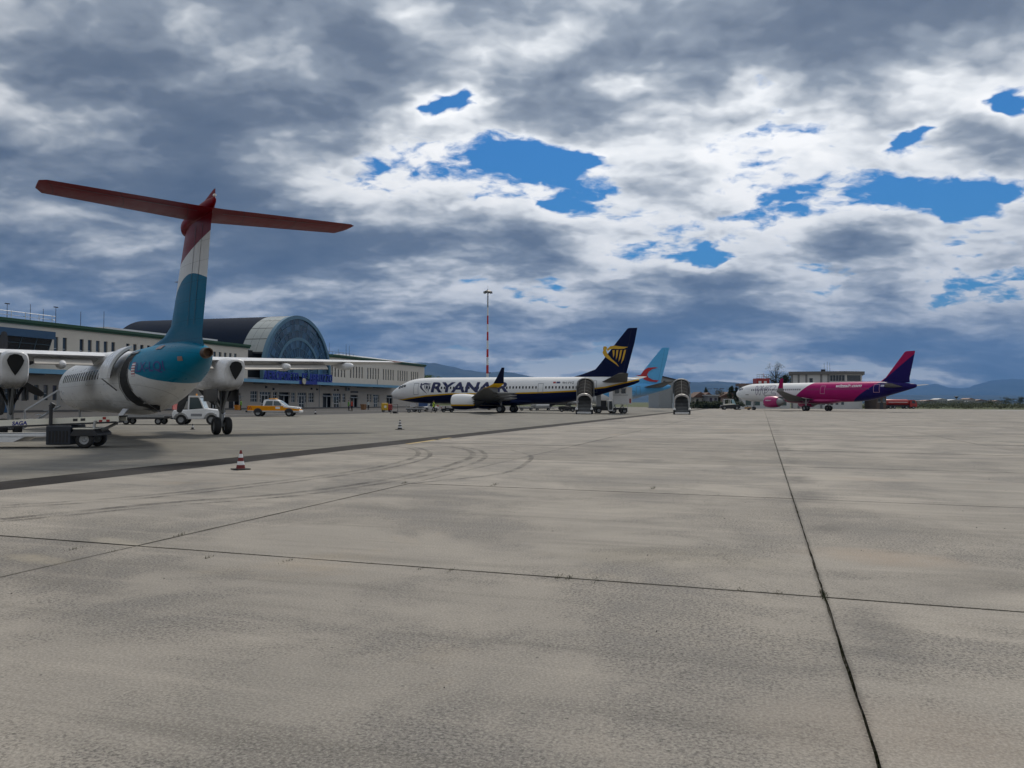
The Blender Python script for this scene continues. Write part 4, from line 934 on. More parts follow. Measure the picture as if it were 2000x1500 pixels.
        for x, zc, hw, hh in ks:
            ring = []
            for i in range(32):
                a = 6.2831853*i/32; c, d = math.cos(a), math.sin(a); e = .62
                ring.append((x+(.35*max(0, d) if x > 17.8 else 0), s_*4.4+hw*math.copysign(abs(c)**e, c), zc+hh*math.copysign(abs(d)**e, d)))
            rs.append(ring)
        def nfn(nt, x, y, z):
            so = (((z-2.15)/.7)._m('SUBTRACT', 0.0)).step(.95, .10)*x.step(15.2, 17.6)
            soot = noise(nt, vec(nt, x*.6, y*3, z*3), 1.5, 5, .6)
            return mixc(nt, so*(soot+.25).min(1.0)*.85, (.72, .73, .75), (.10, .085, .07))
        m = MB(); m.rings(rs); na = m.build('nacelle', livery('nacelle paint', nfn, .28), R, True, angle=55)
        mm = MB(); tear = [(.0, -.48), (.13, -.28), (.26, -.02), (.30, .14), (.21, .33), (0, .42), (-.21, .33), (-.30, .14), (-.26, -.02), (-.13, -.28)]
        mm.add([(18.79+b_*.16, s_*4.4+a_, 3.12+b_) for a_, b_ in tear]+[(18.45+b_*.2, s_*4.4+a_*.6, 3.12+b_*.6) for a_, b_ in tear], [tuple(range(10))]+[(i, (i+1) % 10, 10+(i+1) % 10, 10+i) for i in range(10)]); mm.build('exhaust', pm('soot black', (.006, .006, .006), .8), na)
        # propeller
        mm = MB(); mm.lathe([(.01, -.62), (.12, -.5), (.22, -.25), (.27, .05), (.27, .15)], (10.75, s_*4.4, 2.95), 'x', 20); pr = mm.build('propeller', M_dark, R, True)
        for k in range(6):
            a = k*math.pi/3+(.22 if s_ > 0 else .5); dv = Vector((0, math.cos(a), math.sin(a))); tv = Vector((0, -math.sin(a), math.cos(a)))
            mm = MB(); rr = []
            for r, w, tw in ((.2, .09, 1.2), (.55, .20, 1.0), (1.1, .24, .75), (1.7, .20, .5), (2.0, .13, .42), (2.05, .05, .4)):
                cdir = Vector((math.sin(tw), 0, 0))+tv*math.cos(tw); nd = dv.cross(cdir).normalized(); c = Vector((10.6, s_*4.4, 2.95))+dv*r
                rr.append([c-cdir*w, c-nd*.02, c+cdir*w, c+nd*.02])
            mm.rings(rr); mm.build('blade', M_dark, pr)
        gear(R, 16.6, s_*4.4, 2.3, .43, .31, .52, .12, L((-1.5, -.3), (-1.5, .3), (1.1, 0)))
        for dy in (-.5, .5):
            mm = MB(); mm.b(15.2, 17.6, s_*4.4+dy-.02, s_*4.4+dy+.02, 1.62, 2.22); mm.build('gear_door', M_dark, R)
        mm = MB(); mm.tube((16.6, s_*4.4-.42, 2.2), (16.6, s_*4.4, 1.25), .06, .05, 8); mm.tube((16.6, s_*4.4+.42, 2.2), (16.6, s_*4.4, 1.25), .06, .05, 8); mm.tube((16.9, s_*4.4, 2.2), (16.65, s_*4.4, 1.0), .07, .07, 8); mm.build('drag_strut', M_dark, R, True)
    # wing root fairing on the roof
    Fus([(12.4, 3.45, .2, .1), (13.8, 3.5, 1.0, .42), (15.5, 3.5, 1.15, .45), (17.6, 3.5, .95, .36), (19.6, 3.45, .2, .12)]).mesh(24).build('wing_root_fairing', M_wp, R, True)
    gear(R, 2.7, 0, 1.6, .28, .16, .36, .07, L((.8, 0),))
    for x0, x1, z0, z1, sl in ((1.35, 1.9, 2.72, 3.08, .3), (2.0, 2.6, 2.82, 3.22, .1)):
        F.patch(x0, x1, z0, z1, .015, 2, 3, sl).build('windshield', M_glass, R)
    cabin_windows(F, R, [6.4+.78*i for i in range(20) if 6.4+.78*i < 21.4], 2.78, M_cabw, .30, .42)
    # rear baggage door: dark opening with a pale frame, door panel swung out ahead of it
    F.patch(23.15, 24.2, 1.30, 3.45, .014, 6, 12).build('door_opening', pm('dark hold', (.008, .008, .009), .9), R)
    M_rimd = pm('door frame metal', (.16, .16, .165), .4, .5)
    F.outline(22.95, 24.34, 1.25, 3.52, .10, .03).build('door_frame', M_rimd, R, True)
    def shell(x0, x1, a0, a1, r0, r1, zc, dy):
        m = MB(); rs = []
        for x in (x0, x1):
            ring = [(x, -r1*math.cos(R_(a))+dy, zc+r1*math.sin(R_(a))) for a in range(a0, a1+1, 6)]+[(x, -r0*math.cos(R_(a))+dy, zc+r0*math.sin(R_(a))) for a in range(a1, a0-1, -6)]
            rs.append(ring)
        m.rings(rs); return m
    dp = shell(20.9, 23.0, 0, 66, 1.30, 1.40, 2.52, -.30).build('baggage_door', pm('door skin', (.70, .71, .72), .25, var=.08), R, True)
    shell(21.0, 22.95, 6, 60, 1.25, 1.295, 2.52, -.30).build('door_lining', M_rimd, dp, True)
    m = MB(); m.path([(20.95, -1.66, 2.60), (22.9, -1.36, 2.05)], .025); m.build('door_arm', M_dark, dp, True)
    F.outline(22.9, 24.1, 1.0, 1.0, .1) if False else None
    # registration, flag, access panels
    text_part('registration', 'LX-LQI', pm('deep blue lettering', (.02, .03, .22), .4), R, 25.35, 28.0, 2.62, 3.02, lambda x, z: F.port(x, z, .014), .012)
    for k in range(5): F.patch(24.75, 25.2, 2.56+k*.10, 2.61+k*.10, .014, 2, 1).build('flag_stripe', M_white, R)
    F.patch(24.75, 25.2, 2.55, 3.05, .010, 2, 3).build('flag_panel', pm('flag red', (.35, .02, .05), .4), R)
    F.patch(26.6, 27.25, 3.45, 3.58, .02, 2, 2).build('air_scoop', pm('scoop metal', (.30, .18, .15), .4, .5), R)
    F.patch(29.0, 29.3, 2.98, 3.12, .016, 2, 2).build('access_panel', pm('scoop metal', (.3, .18, .15)), R)
    m = MB(); m.add([(21.2, -.80, 1.32), (22.3, -.80, 1.32), (22.0, -1.0, .95), (21.0, -1.0, .95)], [(0, 1, 2, 3)]); m.add([(21.2, -.83, 1.33), (22.3, -.83, 1.33), (22.0, -1.03, .96), (21.0, -1.03, .96)], [(3, 2, 1, 0)]); m.build('ventral_flap', M_wp, R)
    # front airstair
    st = MB(); st.add([(4.6, -1.3, 1.35), (5.4, -1.3, 1.35), (5.4, -3.1, .12), (4.6, -3.1, .12), (4.6, -1.3, 1.25), (5.4, -1.3, 1.25), (5.4, -3.1, .02), (4.6, -3.1, .02)], [(0, 1, 2, 3), (7, 6, 5, 4), (0, 3, 7, 4), (1, 5, 6, 2)]); a = st.build('airstair', M_grey, R)
    for k in range(5):
        y = -1.5-k*.36; z = 1.28-k*.246; mm = MB(); mm.b(4.62, 5.38, y-.24, y, z, z+.04); mm.build('step', M_steel, a)
    mm = MB()
    for x in (4.6, 5.4): mm.path([(x, -1.4, 1.3), (x, -1.4, 2.2), (x, -3.0, 1.05), (x, -3.0, .15)], .025)
    mm.build('handrail', M_steel, a, True)
    return R
tp = make_q400()
# ------------------------------------------------------------------ vehicles and ground equipment
def wheel(parent, x, y, r, w, name='wheel'):
    ty, hb = wheel_meshes(r, w, (r, w)); t = obj(name, ty, None, parent); t.location = (x, y, r); h = obj('rim', hb, None, t); return t
M_orange = pm('orange paint', (.62, .22, .012), .35, var=.06)
M_redp = pm('red paint', (.33, .025, .02), .4, var=.1)
M_yelp = pm('yellow paint', (.62, .38, .02), .4, var=.1)
M_lamp = pm('amber lamp', (.7, .3, .03), .3)
def face(px, py, depth=None): return ground_at(px, py)
# orange and white pickup
def pickup():
    g = ground_at(537, 813.2); T = thing('pickup_truck', 'orange and white double-cab pickup with light bar by the terminal', 'pickup', (g.x, g.y, 0), R_(4))
    def fn(nt, x, y, z):
        c = mixc(nt, z.gt(.58), (.33, .34, .35), (.70, .27, .008)); c = mixc(nt, z.gt(.54)*z.lt(.60), c, (.7, .7, .7))
        up = z.gt(1.10); wfront = (x-1.05).gt(0.0)*(z-.98+(x-1.0)*.12).gt(0.0)
        c = mixc(nt, up._m('MAXIMUM', wfront), c, (.72, .73, .73)); rear = x.lt(-.75)*z.lt(1.16)*z.gt(.60); return mixc(nt, rear, c, (.70, .27, .008))
    body = livery('pickup paint', fn, .3)
    m = MB()
    lo = [(-2.62, .48), (2.60, .40), (2.66, .62), (2.62, .80), (2.50, .98), (1.30, 1.10), (1.05, 1.12), (-.98, 1.10), (-2.60, 1.12), (-2.66, .70)]
    for s_, w in ((1, .9),): m.prism(lo, -.9, .9)
    m.build('body', body, T, bevel=.05)
    m = MB(); q0 = [(1.30, 1.08), (.55, 1.66), (.20, 1.76), (-.78, 1.76), (-1.02, 1.66), (-1.10, 1.08)]
    m.rings([[(a, -.86+(b-1.08)*.22, b) for a, b in q0], [(a, .86-(b-1.08)*.22, b) for a, b in q0]]); cb = m.build('cab', M_white, T, bevel=.04)
    for q in ([(.98, 1.13), (.50, 1.58), (.02, 1.62), (.02, 1.13)], [(-.06, 1.13), (-.06, 1.62), (-.72, 1.62), (-.90, 1.13)]):
        for s_ in (-1, 1):
            mm = MB(); mm.add([(a, s_*(.875-(b-1.08)*.22), b) for a, b in q], [tuple(range(4))]); mm.build('side_window', M_cabglass, cb)
    mm = MB(); mm.add([(1.27, -.78, 1.14), (1.27, .78, 1.14), (.60, .68, 1.66), (.60, -.68, 1.66)], [(0, 1, 2, 3)]); mm.build('windscreen', pm('pale windscreen', (.30, .38, .42), .08), cb)
    for x in (-1.55, 1.62):
        for y in (-.80, .80):
            wheel(T, x, y, .39, .26)
            mm = MB(); mm.rings([[(x+.47*math.cos(R_(a)), y*1.138, .40+.47*math.sin(R_(a))) for a in range(0, 181, 20)], [(x+.47*math.cos(R_(a)), y*.9, .40+.47*math.sin(R_(a))) for a in range(0, 181, 20)]]); mm.build('wheel_arch', M_dark, T)
    mm = MB(); mm.b(2.55, 2.76, -.86, .86, .42, .66); mm.build('front_bumper', M_white, T, bevel=.04)
    mm = MB(); mm.b(-2.82, -2.62, -.86, .86, .42, .62); mm.build('rear_bumper', M_dark, T, bevel=.03)
    for y in (-.66, .66):
        mm = MB(); mm.b(2.54, 2.65, y-.2, y+.2, .78, .95); mm.build('headlight', M_lip, T, bevel=.03)
        mm = MB(); mm.b(-2.68, -2.6, y*1.18-.07, y*1.18+.07, .75, 1.05); mm.build('tail_light', M_redp, T)
    mm = MB(); mm.b(-.5, .15, -.6, .6, 1.79, 1.90); lb = mm.build('light_bar', M_lamp, T, bevel=.03); mm = MB(); mm.b(-.30, -.05, -.2, .2, 1.765, 1.789); mm.build('bar_mount', M_dark, lb)
    for k in range(3):
        mm = MB(); mm.add([(-2.58+k*.17, -.905, .74), (-2.49+k*.17, -.905, .74), (-2.58+k*.17+.13-.17, -.905, 1.06), (-2.67+k*.17+.13-.17+.02, -.905, 1.06)], [(0, 1, 2, 3)]); mm.build('hazard_stripe', M_redp, T)
    mm = MB(); mm.b(.25, .70, -.912, -.903, .80, 1.02); mm.build('door_badge', M_white, T)
    for y in (-1.0, 1.0): mm = MB(); mm.b(.85, 1.0, y-.1, y+.1, 1.12, 1.3); mm.build('mirror', M_white, T, bevel=.03)
    mm = MB(); mm.b(-2.5, -1.15, -.78, .78, .9, 1.126); mm.build('load_bed', M_dark, T)
pickup()
def tractor(name, label, g, rz, col, cab=True, k=1.0, group=None):
    T = thing(name, label, 'tractor', (g.x, g.y, 0), rz, group); T.scale = (k, k, k)
    m = MB(); m.prism([(-1.5, .42), (-1.05, .40), (-.5, .36), (.55, .36), (1.0, .40), (1.55, .42), (1.56, .66), (1.5, .95), (.55, 1.06), (.30, 1.06), (-.40, 1.0), (-.55, .98), (-1.45, .95), (-1.56, .70)], -.62, .62); b = m.build('body', col, T, bevel=.06)
    m = MB(); m.b(.42, 1.57, -.60, .60, .78, .93); m.build('grille_band', M_dark, T)
    for x in (-.95, .95):
        for y in (-.60, .60): wheel(T, x, y, .33, .24)
        for y in (-.66, .66): mm = MB(); mm.rings([[(x+.46*math.cos(R_(a)), y-.09, .36+.44*math.sin(R_(a))) for a in range(0, 181, 20)], [(x+.46*math.cos(R_(a)), y+.09, .36+.44*math.sin(R_(a))) for a in range(0, 181, 20)], [(x+.38*math.cos(R_(a)), y+.09, .36+.36*math.sin(R_(a))) for a in range(0, 181, 20)], [(x+.38*math.cos(R_(a)), y-.09, .36+.36*math.sin(R_(a))) for a in range(0, 181, 20)]], (False, False), False); mm.build('mudguard', col, T, True)
    if cab:
        m = MB()
        for y in (-.56, .56):
            m.path([(.46, y, 1.04), (.14, y, 1.82)], .05); m.path([(-.52, y, 1.0), (-.48, y, 1.82)], .05); m.path([(-.48, y, 1.84), (.14, y, 1.84)], .05)
        m.b(-.56, .22, -.62, .62, 1.82, 1.90); c = m.build('cab', col, T)
        m = MB(); m.add([(.47, -.50, 1.08), (.47, .50, 1.08), (.18, .50, 1.78), (.18, -.50, 1.78)], [(0, 1, 2, 3)]); m.build('windscreen', pm('pale glass', (.42, .50, .54), .08), c)
        for y in (-.565, .565): m = MB(); m.add([(.40, y, 1.08), (.12, y, 1.78), (-.46, y, 1.78), (-.50, y, 1.05)], [(0, 1, 2, 3)]); m.build('side_window', M_cabglass, c)
        m = MB(); m.b(-.47, .3, -.5, .5, .98, 1.45); m.build('seat', M_black, c, bevel=.05)
        m = MB(); m.lathe([(.01, .14), (.05, .12), (.06, 0), (.01, 0)], (-.2, .2, 1.9), 'z', 10); m.build('beacon', M_lamp, c)
    else:
        m = MB(); m.b(-.5, .0, -.45, .45, .95, 1.12); m.b(-.6, -.45, -.45, .45, .95, 1.5); m.build('seat', M_black, T, bevel=.04)
        m = MB(); m.tube((.25, 0, 1.0), (.05, 0, 1.35), .03, .03, 8); m.lathe([(.16, -.02), (.2, 0), (.16, .02)], (.03, 0, 1.38), 'z', 14); m.build('steering_wheel', M_black, T)
    for y in (-.45, .45): m = MB(); m.lathe([(.01, .03), (.09, .03), (.11, 0), (.01, -.02)], (1.56, y, .68), 'x', 12); m.build('headlight', M_lip, T)
    m = MB(); m.b(-1.75, -1.5, -.08, .08, .35, .45); m.build('tow_hitch', M_dark, T)
    m = MB(); m.b(-.35, .35, -.626, -.622, .55, .72); m.build('side_lettering', pm('lettering smudge', (.25, .26, .28), .5, var=.7, scale=9), T)
    m = MB(); m.b(-1.53, -1.47, -.58, .58, .98, 1.35); m.build('rear_board', pm('red and white board', (.45, .12, .11), .5, var=.8, scale=6), T)
    return T
tractor('baggage_tractor', 'white baggage tractor with cab parked under the turboprop tail', ground_at(388, 829), R_(8), M_white, k=1.04)
def dolly(label, g, rz, length=3.0, load=None, group='luggage dollies on the apron', k=1.0):
    T = thing('baggage_dolly', label, 'dolly', (g.x, g.y, 0), rz, group); T.scale = (k, k, k); h = length/2
    m = MB(); m.b(-h, h, -.72, .72, .40, .60); m.build('deck', M_dark, T, bevel=.02)
    m = MB(); m.b(-h, h, -.75, -.73, .50, .66); m.b(-h, h, .73, .75, .50, .66); m.build('side_rail', M_grey, T)
    for x in (-h+.45, h-.45):
        for y in (-.55, .55): wheel(T, x, y, .24, .14)
    m = MB(); m.tube((h, 0, .5), (h+.8, 0, .28), .035, .035, 8); m.build('drawbar', M_dark, T)
    m = MB()
    for y in (-.68, .68): m.path([(-h+.05, y, .58), (-h+.05, y, 1.15)], .03)
    m.path([(-h+.05, -.68, 1.13), (-h+.05, .68, 1.13)], .03); m.build('end_frame', M_grey, T)
    if load == 'tank':
        m = MB(); m.lathe([(.01, -h+.3), (.35, -h+.3), (.42, -h+.5), (.42, h-.5), (.35, h-.3), (.01, h-.3)], (0, 0, 1.02), 'x', 18); m.build('tank', M_white, T, True)
    if load == 'box': m = MB(); m.b(-h+.3, h-.2, -.65, .65, .59, 1.5); m.build('container', pm('blue container', (.03, .08, .22), .5), T, bevel=.04)
    return T
dolly('low flat luggage dolly behind the white tractor, beneath the turboprop', ground_at(284, 829), R_(4), 3.0)
dolly('dark luggage dolly under the nose of the navy airliner', ground_at(809, 806), R_(8), 2.4)
dolly('dolly carrying a blue container beyond the navy airliner nose', ground_at(826, 800.5), R_(2), 2.2, 'box')
dolly('dolly right behind the navy airliner main wheels', ground_at(1028, 802.2), R_(5), 2.6)
dolly('dolly carrying a pale cylindrical tank below the navy airliner', ground_at(1060, 802), R_(5), 3.0, 'tank')
tractor('baggage_tractor', 'small white tractor behind the worker in yellow', ground_at(841, 803.5), R_(200), M_white, True, .8)
tractor('baggage_tractor', 'dark open tractor in front of the navy airliner engine', ground_at(874, 805.5), R_(12), M_dark, False, .62)
tractor('baggage_tractor', 'dark open tractor beside the docked passenger stairs', ground_at(1108, 804.5), R_(175), M_dark, False, .95)
# belt loader
def belt_loader():
    o = ground_at(96, 874); T = thing('belt_loader', 'cream belt loader with SAGA lettering beside the turboprop', 'belt loader', (o.x, o.y, 0), R_(9))
    m = MB(); m.add([(-4.2, -.30, .50), (2.35, -.30, .80), (2.35, -.30, 1.0), (-4.2, -.30, .72), (-4.2, -.22, .50), (2.35, -.22, .80), (2.35, -.22, 1.0), (-4.2, -.22, .72)], [(0, 1, 2, 3), (7, 6, 5, 4), (0, 4, 5, 1), (3, 2, 6, 7), (1, 5, 6, 2), (0, 3, 7, 4)])
    m2 = MB(); m2.v = [(x, y+.95 if False else -y-.0+.35, z) for x, y, z in m.v]; m2.f = [tuple(reversed(q)) for q in m.f]
    # lift the conveyor to the height it has over the ground
    for q in (m, m2): q.v = [(x, y, z+.12) for x, y, z in q.v]
    m.build('conveyor_side', M_offwhite, T); m2.build('conveyor_side', M_offwhite, T)
    mm = MB(); mm.add([(-4.25, -.21, .83), (2.4, -.21, 1.125), (2.4, .56, 1.125), (-4.25, .56, .83), (-4.25, -.21, .78), (2.4, -.21, 1.07), (2.4, .56, 1.07), (-4.25, .56, .78)], [(0, 1, 2, 3), (7, 6, 5, 4), (0, 4, 5, 1), (2, 6, 7, 3), (1, 5, 6, 2), (0, 3, 7, 4)]); mm.build('belt', M_black, T)
    mm = MB(); mm.add([(-4.2, -.31, .56), (2.3, -.31, .87), (2.3, -.31, .93), (-4.2, -.31, .62), (-4.2, .4, .56), (2.3, .4, .87), (2.3, .4, .93), (-4.2, .4, .62)], [(0, 1, 2, 3), (7, 6, 5, 4), (0, 4, 5, 1), (3, 2, 6, 7), (1, 5, 6, 2), (0, 3, 7, 4)]); mm.build('conveyor_frame', M_dark, T)
    mm = MB(); mm.b(-3.2, .35, -.5, .75, .40, .50); mm.build('chassis', M_white, T, bevel=.02)
    mm = MB(); mm.prism([(-1.6, .39), (-1.35, .22), (-.95, .22), (-.6, .39)], -.52, .76); mm.build('chassis_drop', M_white, T)
    mm = MB(); mm.b(.12, .92, -.62, .78, .12, .78); mm.build('engine_box', pm('blue black box', (.012, .018, .03), .4), T, bevel=.04)
    for k in range(6): mm = MB(); mm.b(.22+k*.11, .28+k*.11, -.632, -.622, .2, .6); mm.build('vent_slot', M_black, T)
    for x in (-2.9, 1.35):
        for y in (-.52, .72): wheel(T, x, y, .30, .22)
    mm = MB(); mm.prism([(.92, .50), (1.05, .66), (1.62, .66), (1.78, .50), (1.78, .42), (.92, .42)], -.66, .84); mm.build('fender', M_dark, T, bevel=.02); mm = MB(); mm.b(1.0, 1.66, -.662, .842, .662, .70); mm.build('fender_edge', M_offwhite, T)
    mm = MB(); mm.tube((1.62, -.36, .95), (1.55, -.36, .5), .05, .04, 8); mm.tube((1.55, -.36, .5), (1.62, -.36, .40), .04, .03, 8); mm.build('hose_hook', M_steel, T)
    mm = MB(); mm.tube((.2, -.42, .8), (.2, -.42, 1.42), .06, .06, 10); mm.tube((.2, -.42, 1.42), (.28, -.42, 1.55), .09, .09, 10); mm.build('control_post', M_dark, T, True)
    mm = MB(); mm.tube((1.5, .1, .5), (2.2, .1, .86), .05, .05, 8); mm.tube((1.5, .1, .5), (.9, .1, .42), .05, .05, 8); mm.build('lift_ram', M_steel, T)
    me = fit_text(text_mesh('SAGA', 1, .04, .1), -1.08, -.60, .70, .84)
    for v in me.vertices: x, y = v.co.x, v.co.y; v.co = (x, -.306, y+.09+(x+.8)*.05)
    obj('lettering', me, pm('deep blue lettering', (.015, .025, .16), .4), T)
    for x0, x1 in ((.87, 1.02), (1.12, 1.27)):
        mm = MB(); mm.add([(x0, -.306, .88+.05*x0), (x1, -.306, .88+.05*x1), (x1, -.306, .97+.05*x1), (x0, -.306, .97+.05*x0)], [(0, 1, 2, 3)]); mm.build('label_plate', M_dark, T)
    for k, (x0, z0) in enumerate(((1.72, .80), (1.84, .90), (1.96, .80))):
        mm = MB(); mm.add([(x0, -.306, z0+.05*x0), (x0+.11, -.306, z0+.05*x0), (x0+.11, -.306, z0+.09+.05*x0), (x0, -.306, z0+.09+.05*x0)], [(0, 1, 2, 3)]); mm.build('red_marker', M_redp, T)
    mm = MB(); mm.tube((-3.0, -.55, .3), (-3.0, .8, .3), .05, .05, 8); mm.build('axle', M_dark, T)
belt_loader()
# covered passenger stairs
def stairs(label, g, rz):
    T = thing('passenger_stairs', label, 'stairs', (g.x, g.y, 0), rz, 'covered passenger stairs'); W = 1.02
    M_can = pm('smoked canopy', (.030, .029, .028), .9, var=.2, spec=.02); M_rib = pm('canopy rib', (.12, .12, .12), .7, spec=.1)
    fl = lambda y: .45+max(0, y)*.465
    def hoop(y, hgt, w, dz=0): # side wall, arch, side wall; local y climbs away
        z0 = fl(y)+dz; pts = [(-w, y, z0), (-w, y, z0+hgt*.6)]
        for k in range(9): a = math.pi-math.pi*k/8; pts.append((w*math.cos(a), y, z0+hgt*.62+(hgt*.38)*math.sin(a)))
        return pts+[(w, y, z0+hgt*.6), (w, y, z0)]
    ys = [.9, 1.9, 2.9, 3.9, 4.9, 5.8]
    m = MB(); m.rings([hoop(y, 1.95, W) for y in ys]+[hoop(y, 1.9, W-.04) for y in reversed(ys)], (False, False), False); m.build('canopy', M_can, T, True)
    for y in ys[1:-1]:
        m = MB(); a = hoop(y, 1.97, W+.03); b = hoop(y+.06, 1.97, W+.03); m.rings([a, b], (False, False), False); m.build('canopy_rib', M_rib, T)
    m = MB(); m.rings([hoop(.86, 1.98, W+.04), hoop(.98, 1.98, W+.04), hoop(.98, 1.74, W-.10), hoop(.86, 1.74, W-.10), hoop(.86, 1.98, W+.04)], (False, False), False); m.build('entry_arch', pm('pale entry arch', (.42, .40, .38), .4), T)
    m = MB(); m.tube((0, .95, fl(.95)+2.0), (0, 5.6, fl(5.6)+2.0), .035, .035, 6); m.build('ridge_bar', M_rib, T)
    # flared head against the aircraft
    m = MB(); m.rings([hoop(5.4, 2.15, W+.10, -.05), hoop(6.3, 2.2, W+.22, -.38), hoop(6.3, 2.14, W+.16, -.38), hoop(5.4, 2.08, W+.04, -.05)], (False, False), False); m.build('head_frame', pm('head frame', (.10, .105, .105), .5), T)
    for s_ in (-1, 1):
        m = MB(); m.b(s_*(W+.2)-.05, s_*(W+.2)+.05, 5.2, 6.3, 1.6, 4.0); m.build('head_post', M_grey, T)
        m = MB(); m.add([(s_*W, .0, .45), (s_*W, 6.2, 2.9), (s_*W, 6.2, 2.5), (s_*W, .3, .2)], [(0, 1, 2, 3)]); m.add([(s_*(W-.06), .0, .45), (s_*(W-.06), 6.2, 2.9), (s_*(W-.06), 6.2, 2.5), (s_*(W-.06), .3, .2)], [(3, 2, 1, 0)]); m.build('stringer', M_grey, T)
        m = MB(); m.path([(s_*(W-.06), -.1, .5), (s_*(W-.06), -.1, 1.35), (s_*(W-.06), .9, 1.75)], .03); m.build('handrail', M_steel, T)
        m = MB(); m.b(s_*1.02-.17, s_*1.02+.17, -.35, .2, .62, .86); m.build('mudguard', M_white, T, bevel=.04)
        m = MB(); m.lathe([(.01, -.37), (.08, -.37), (.08, -.33)], (s_*1.05, 0, .93), 'y', 10); m.build('headlight', pm('lamp glass', (.8, .8, .75), .2), T)
        for y in (0.0, 3.9): wheel(T, 0, 0, .40, .26).matrix_local = Matrix.Translation((s_*1.02, y, .40)) @ Matrix.Rotation(math.pi/2, 4, 'Z')
    M_step = pm('stair tread', (.33, .34, .34), .4, .4)
    for k in range(14):
        y = -.25+k*.46; z = .16+k*.195
        m = MB(); m.b(-W+.12, W-.12, y, y+.40, z, z+.05); m.build('step', M_step, T)
        if k < 13: m = MB(); m.b(-W+.12, W-.12, y+.401, y+.44, z, z+.195); m.build('riser', M_dark, T)
    m = MB(); m.b(-.95, .95, .5, 4.6, .25, .5); m.build('chassis', M_dark, T)
    m = MB(); m.b(-.96, .96, -.38, -.27, .12, .34); m.build('front_step', M_lip, T)
    for s_ in (-1, 1): m = MB(); m.tube((s_*.6, 4.4, .4), (s_*.8, 5.6, 2.5), .09, .09, 10); m.build('lift_column', M_steel, T)
q = pixel_point(1141, 770, 107.3); stairs('covered passenger stairs docked at the tail of the navy airliner', Vector((q.x, q.y, 0)), R_(-7))
q = pixel_point(1332, 770, 109.0); stairs('covered passenger stairs standing free on the apron right of the pale blue tail', Vector((q.x, q.y, 0)), R_(-11))
# high-lift service truck
def lift_truck():
    q = pixel_point(1203, 790, 117); T = thing('lift_truck', 'white high-lift service truck with raised box under the navy tail', 'truck', (q.x, q.y, 0), R_(0))
    m = MB(); m.b(-.55, 1.6, -1.0, 3.8, 1.45, 3.95); b = m.build('box_body', M_white, T, bevel=.04)
    for x in (-.3, .65): m = MB(); m.b(x, x+.65, -1.03, -1.002, 2.95, 3.7); m.build('window', M_glass, b)
    m = MB(); m.b(-.58, 1.63, -1.04, -1.003, 2.68, 2.76); m.build('trim', M_grey, b)
    m = MB(); m.b(1.62, 2.25, -.9, -.8, 1.4, 3.9); pnl = m.build('side_gate', M_white, T)
    m = MB(); m.b(1.85, 2.1, -.92, -.902, 1.55, 2.2); m.build('mark', M_redp, pnl)
    m = MB(); m.path([(2.25, -.85, 2.6), (2.7, -.85, 2.6), (2.7, -.85, 3.3), (2.25, -.85, 3.3)], .03); m.build('guard_rail', pm('blue rail', (.05, .12, .22), .5), T)
    m = MB(); m.b(-2.0, 1.6, -.9, 4.2, .55, .85); m.build('chassis', M_dark, T)
    for s_ in (-1, 1):
        m = MB(); m.tube((.5+s_*.6, -.6, .85), (.5+s_*.6, 3.2, 1.4), .06, .06, 8); m.tube((.5+s_*.6, 3.2, .85), (.5+s_*.6, -.6, 1.4), .06, .06, 8); m.build('scissor_arm', M_steel, T)
    m = MB(); m.prism([(-1.25, .35), (-.62, .35), (-.50, .9), (-.62, 1.95), (-1.25, 1.95), (-1.35, .9)], -1.2, .6); c = m.build('cab', M_white, T, bevel=.05)
    m = MB(); m.prism([(-1.15, .55), (-.72, .55), (-.66, .9), (-.74, 1.8), (-1.15, 1.8), (-1.2, .9)], -1.22, -1.205); m.build('windscreen', M_glass, c)
    m = MB(); m.b(-3.9, -1.3, -.6, 1.2, .45, 1.05); m.build('platform', M_dark, T, bevel=.03)
    m = MB(); m.b(-2.2, -1.45, -.4, .8, 1.052, 1.95); m.build('power_unit', M_dark, T, bevel=.05); m = MB(); m.b(-2.9, -2.25, -.3, .8, 1.052, 3.2); m.build('locker', M_grey, T)
    m = MB(); m.b(-3.7, -2.95, -.5, .6, 1.1, 1.35); m.build('hose_reel', M_offwhite, T, bevel=.06)
    for x in (-2.6, -.4, 1.2):
        for y in (-.6, 2.8): wheel(T, x, y, .42, .3)
    m = MB(); m.b(1.55, 1.62, -.95, -.88, .1, 1.45); m.b(-.5, 1.55, -.95, -.88, 1.34, 1.44); m.build('support_leg', M_white, T)
lift_truck()
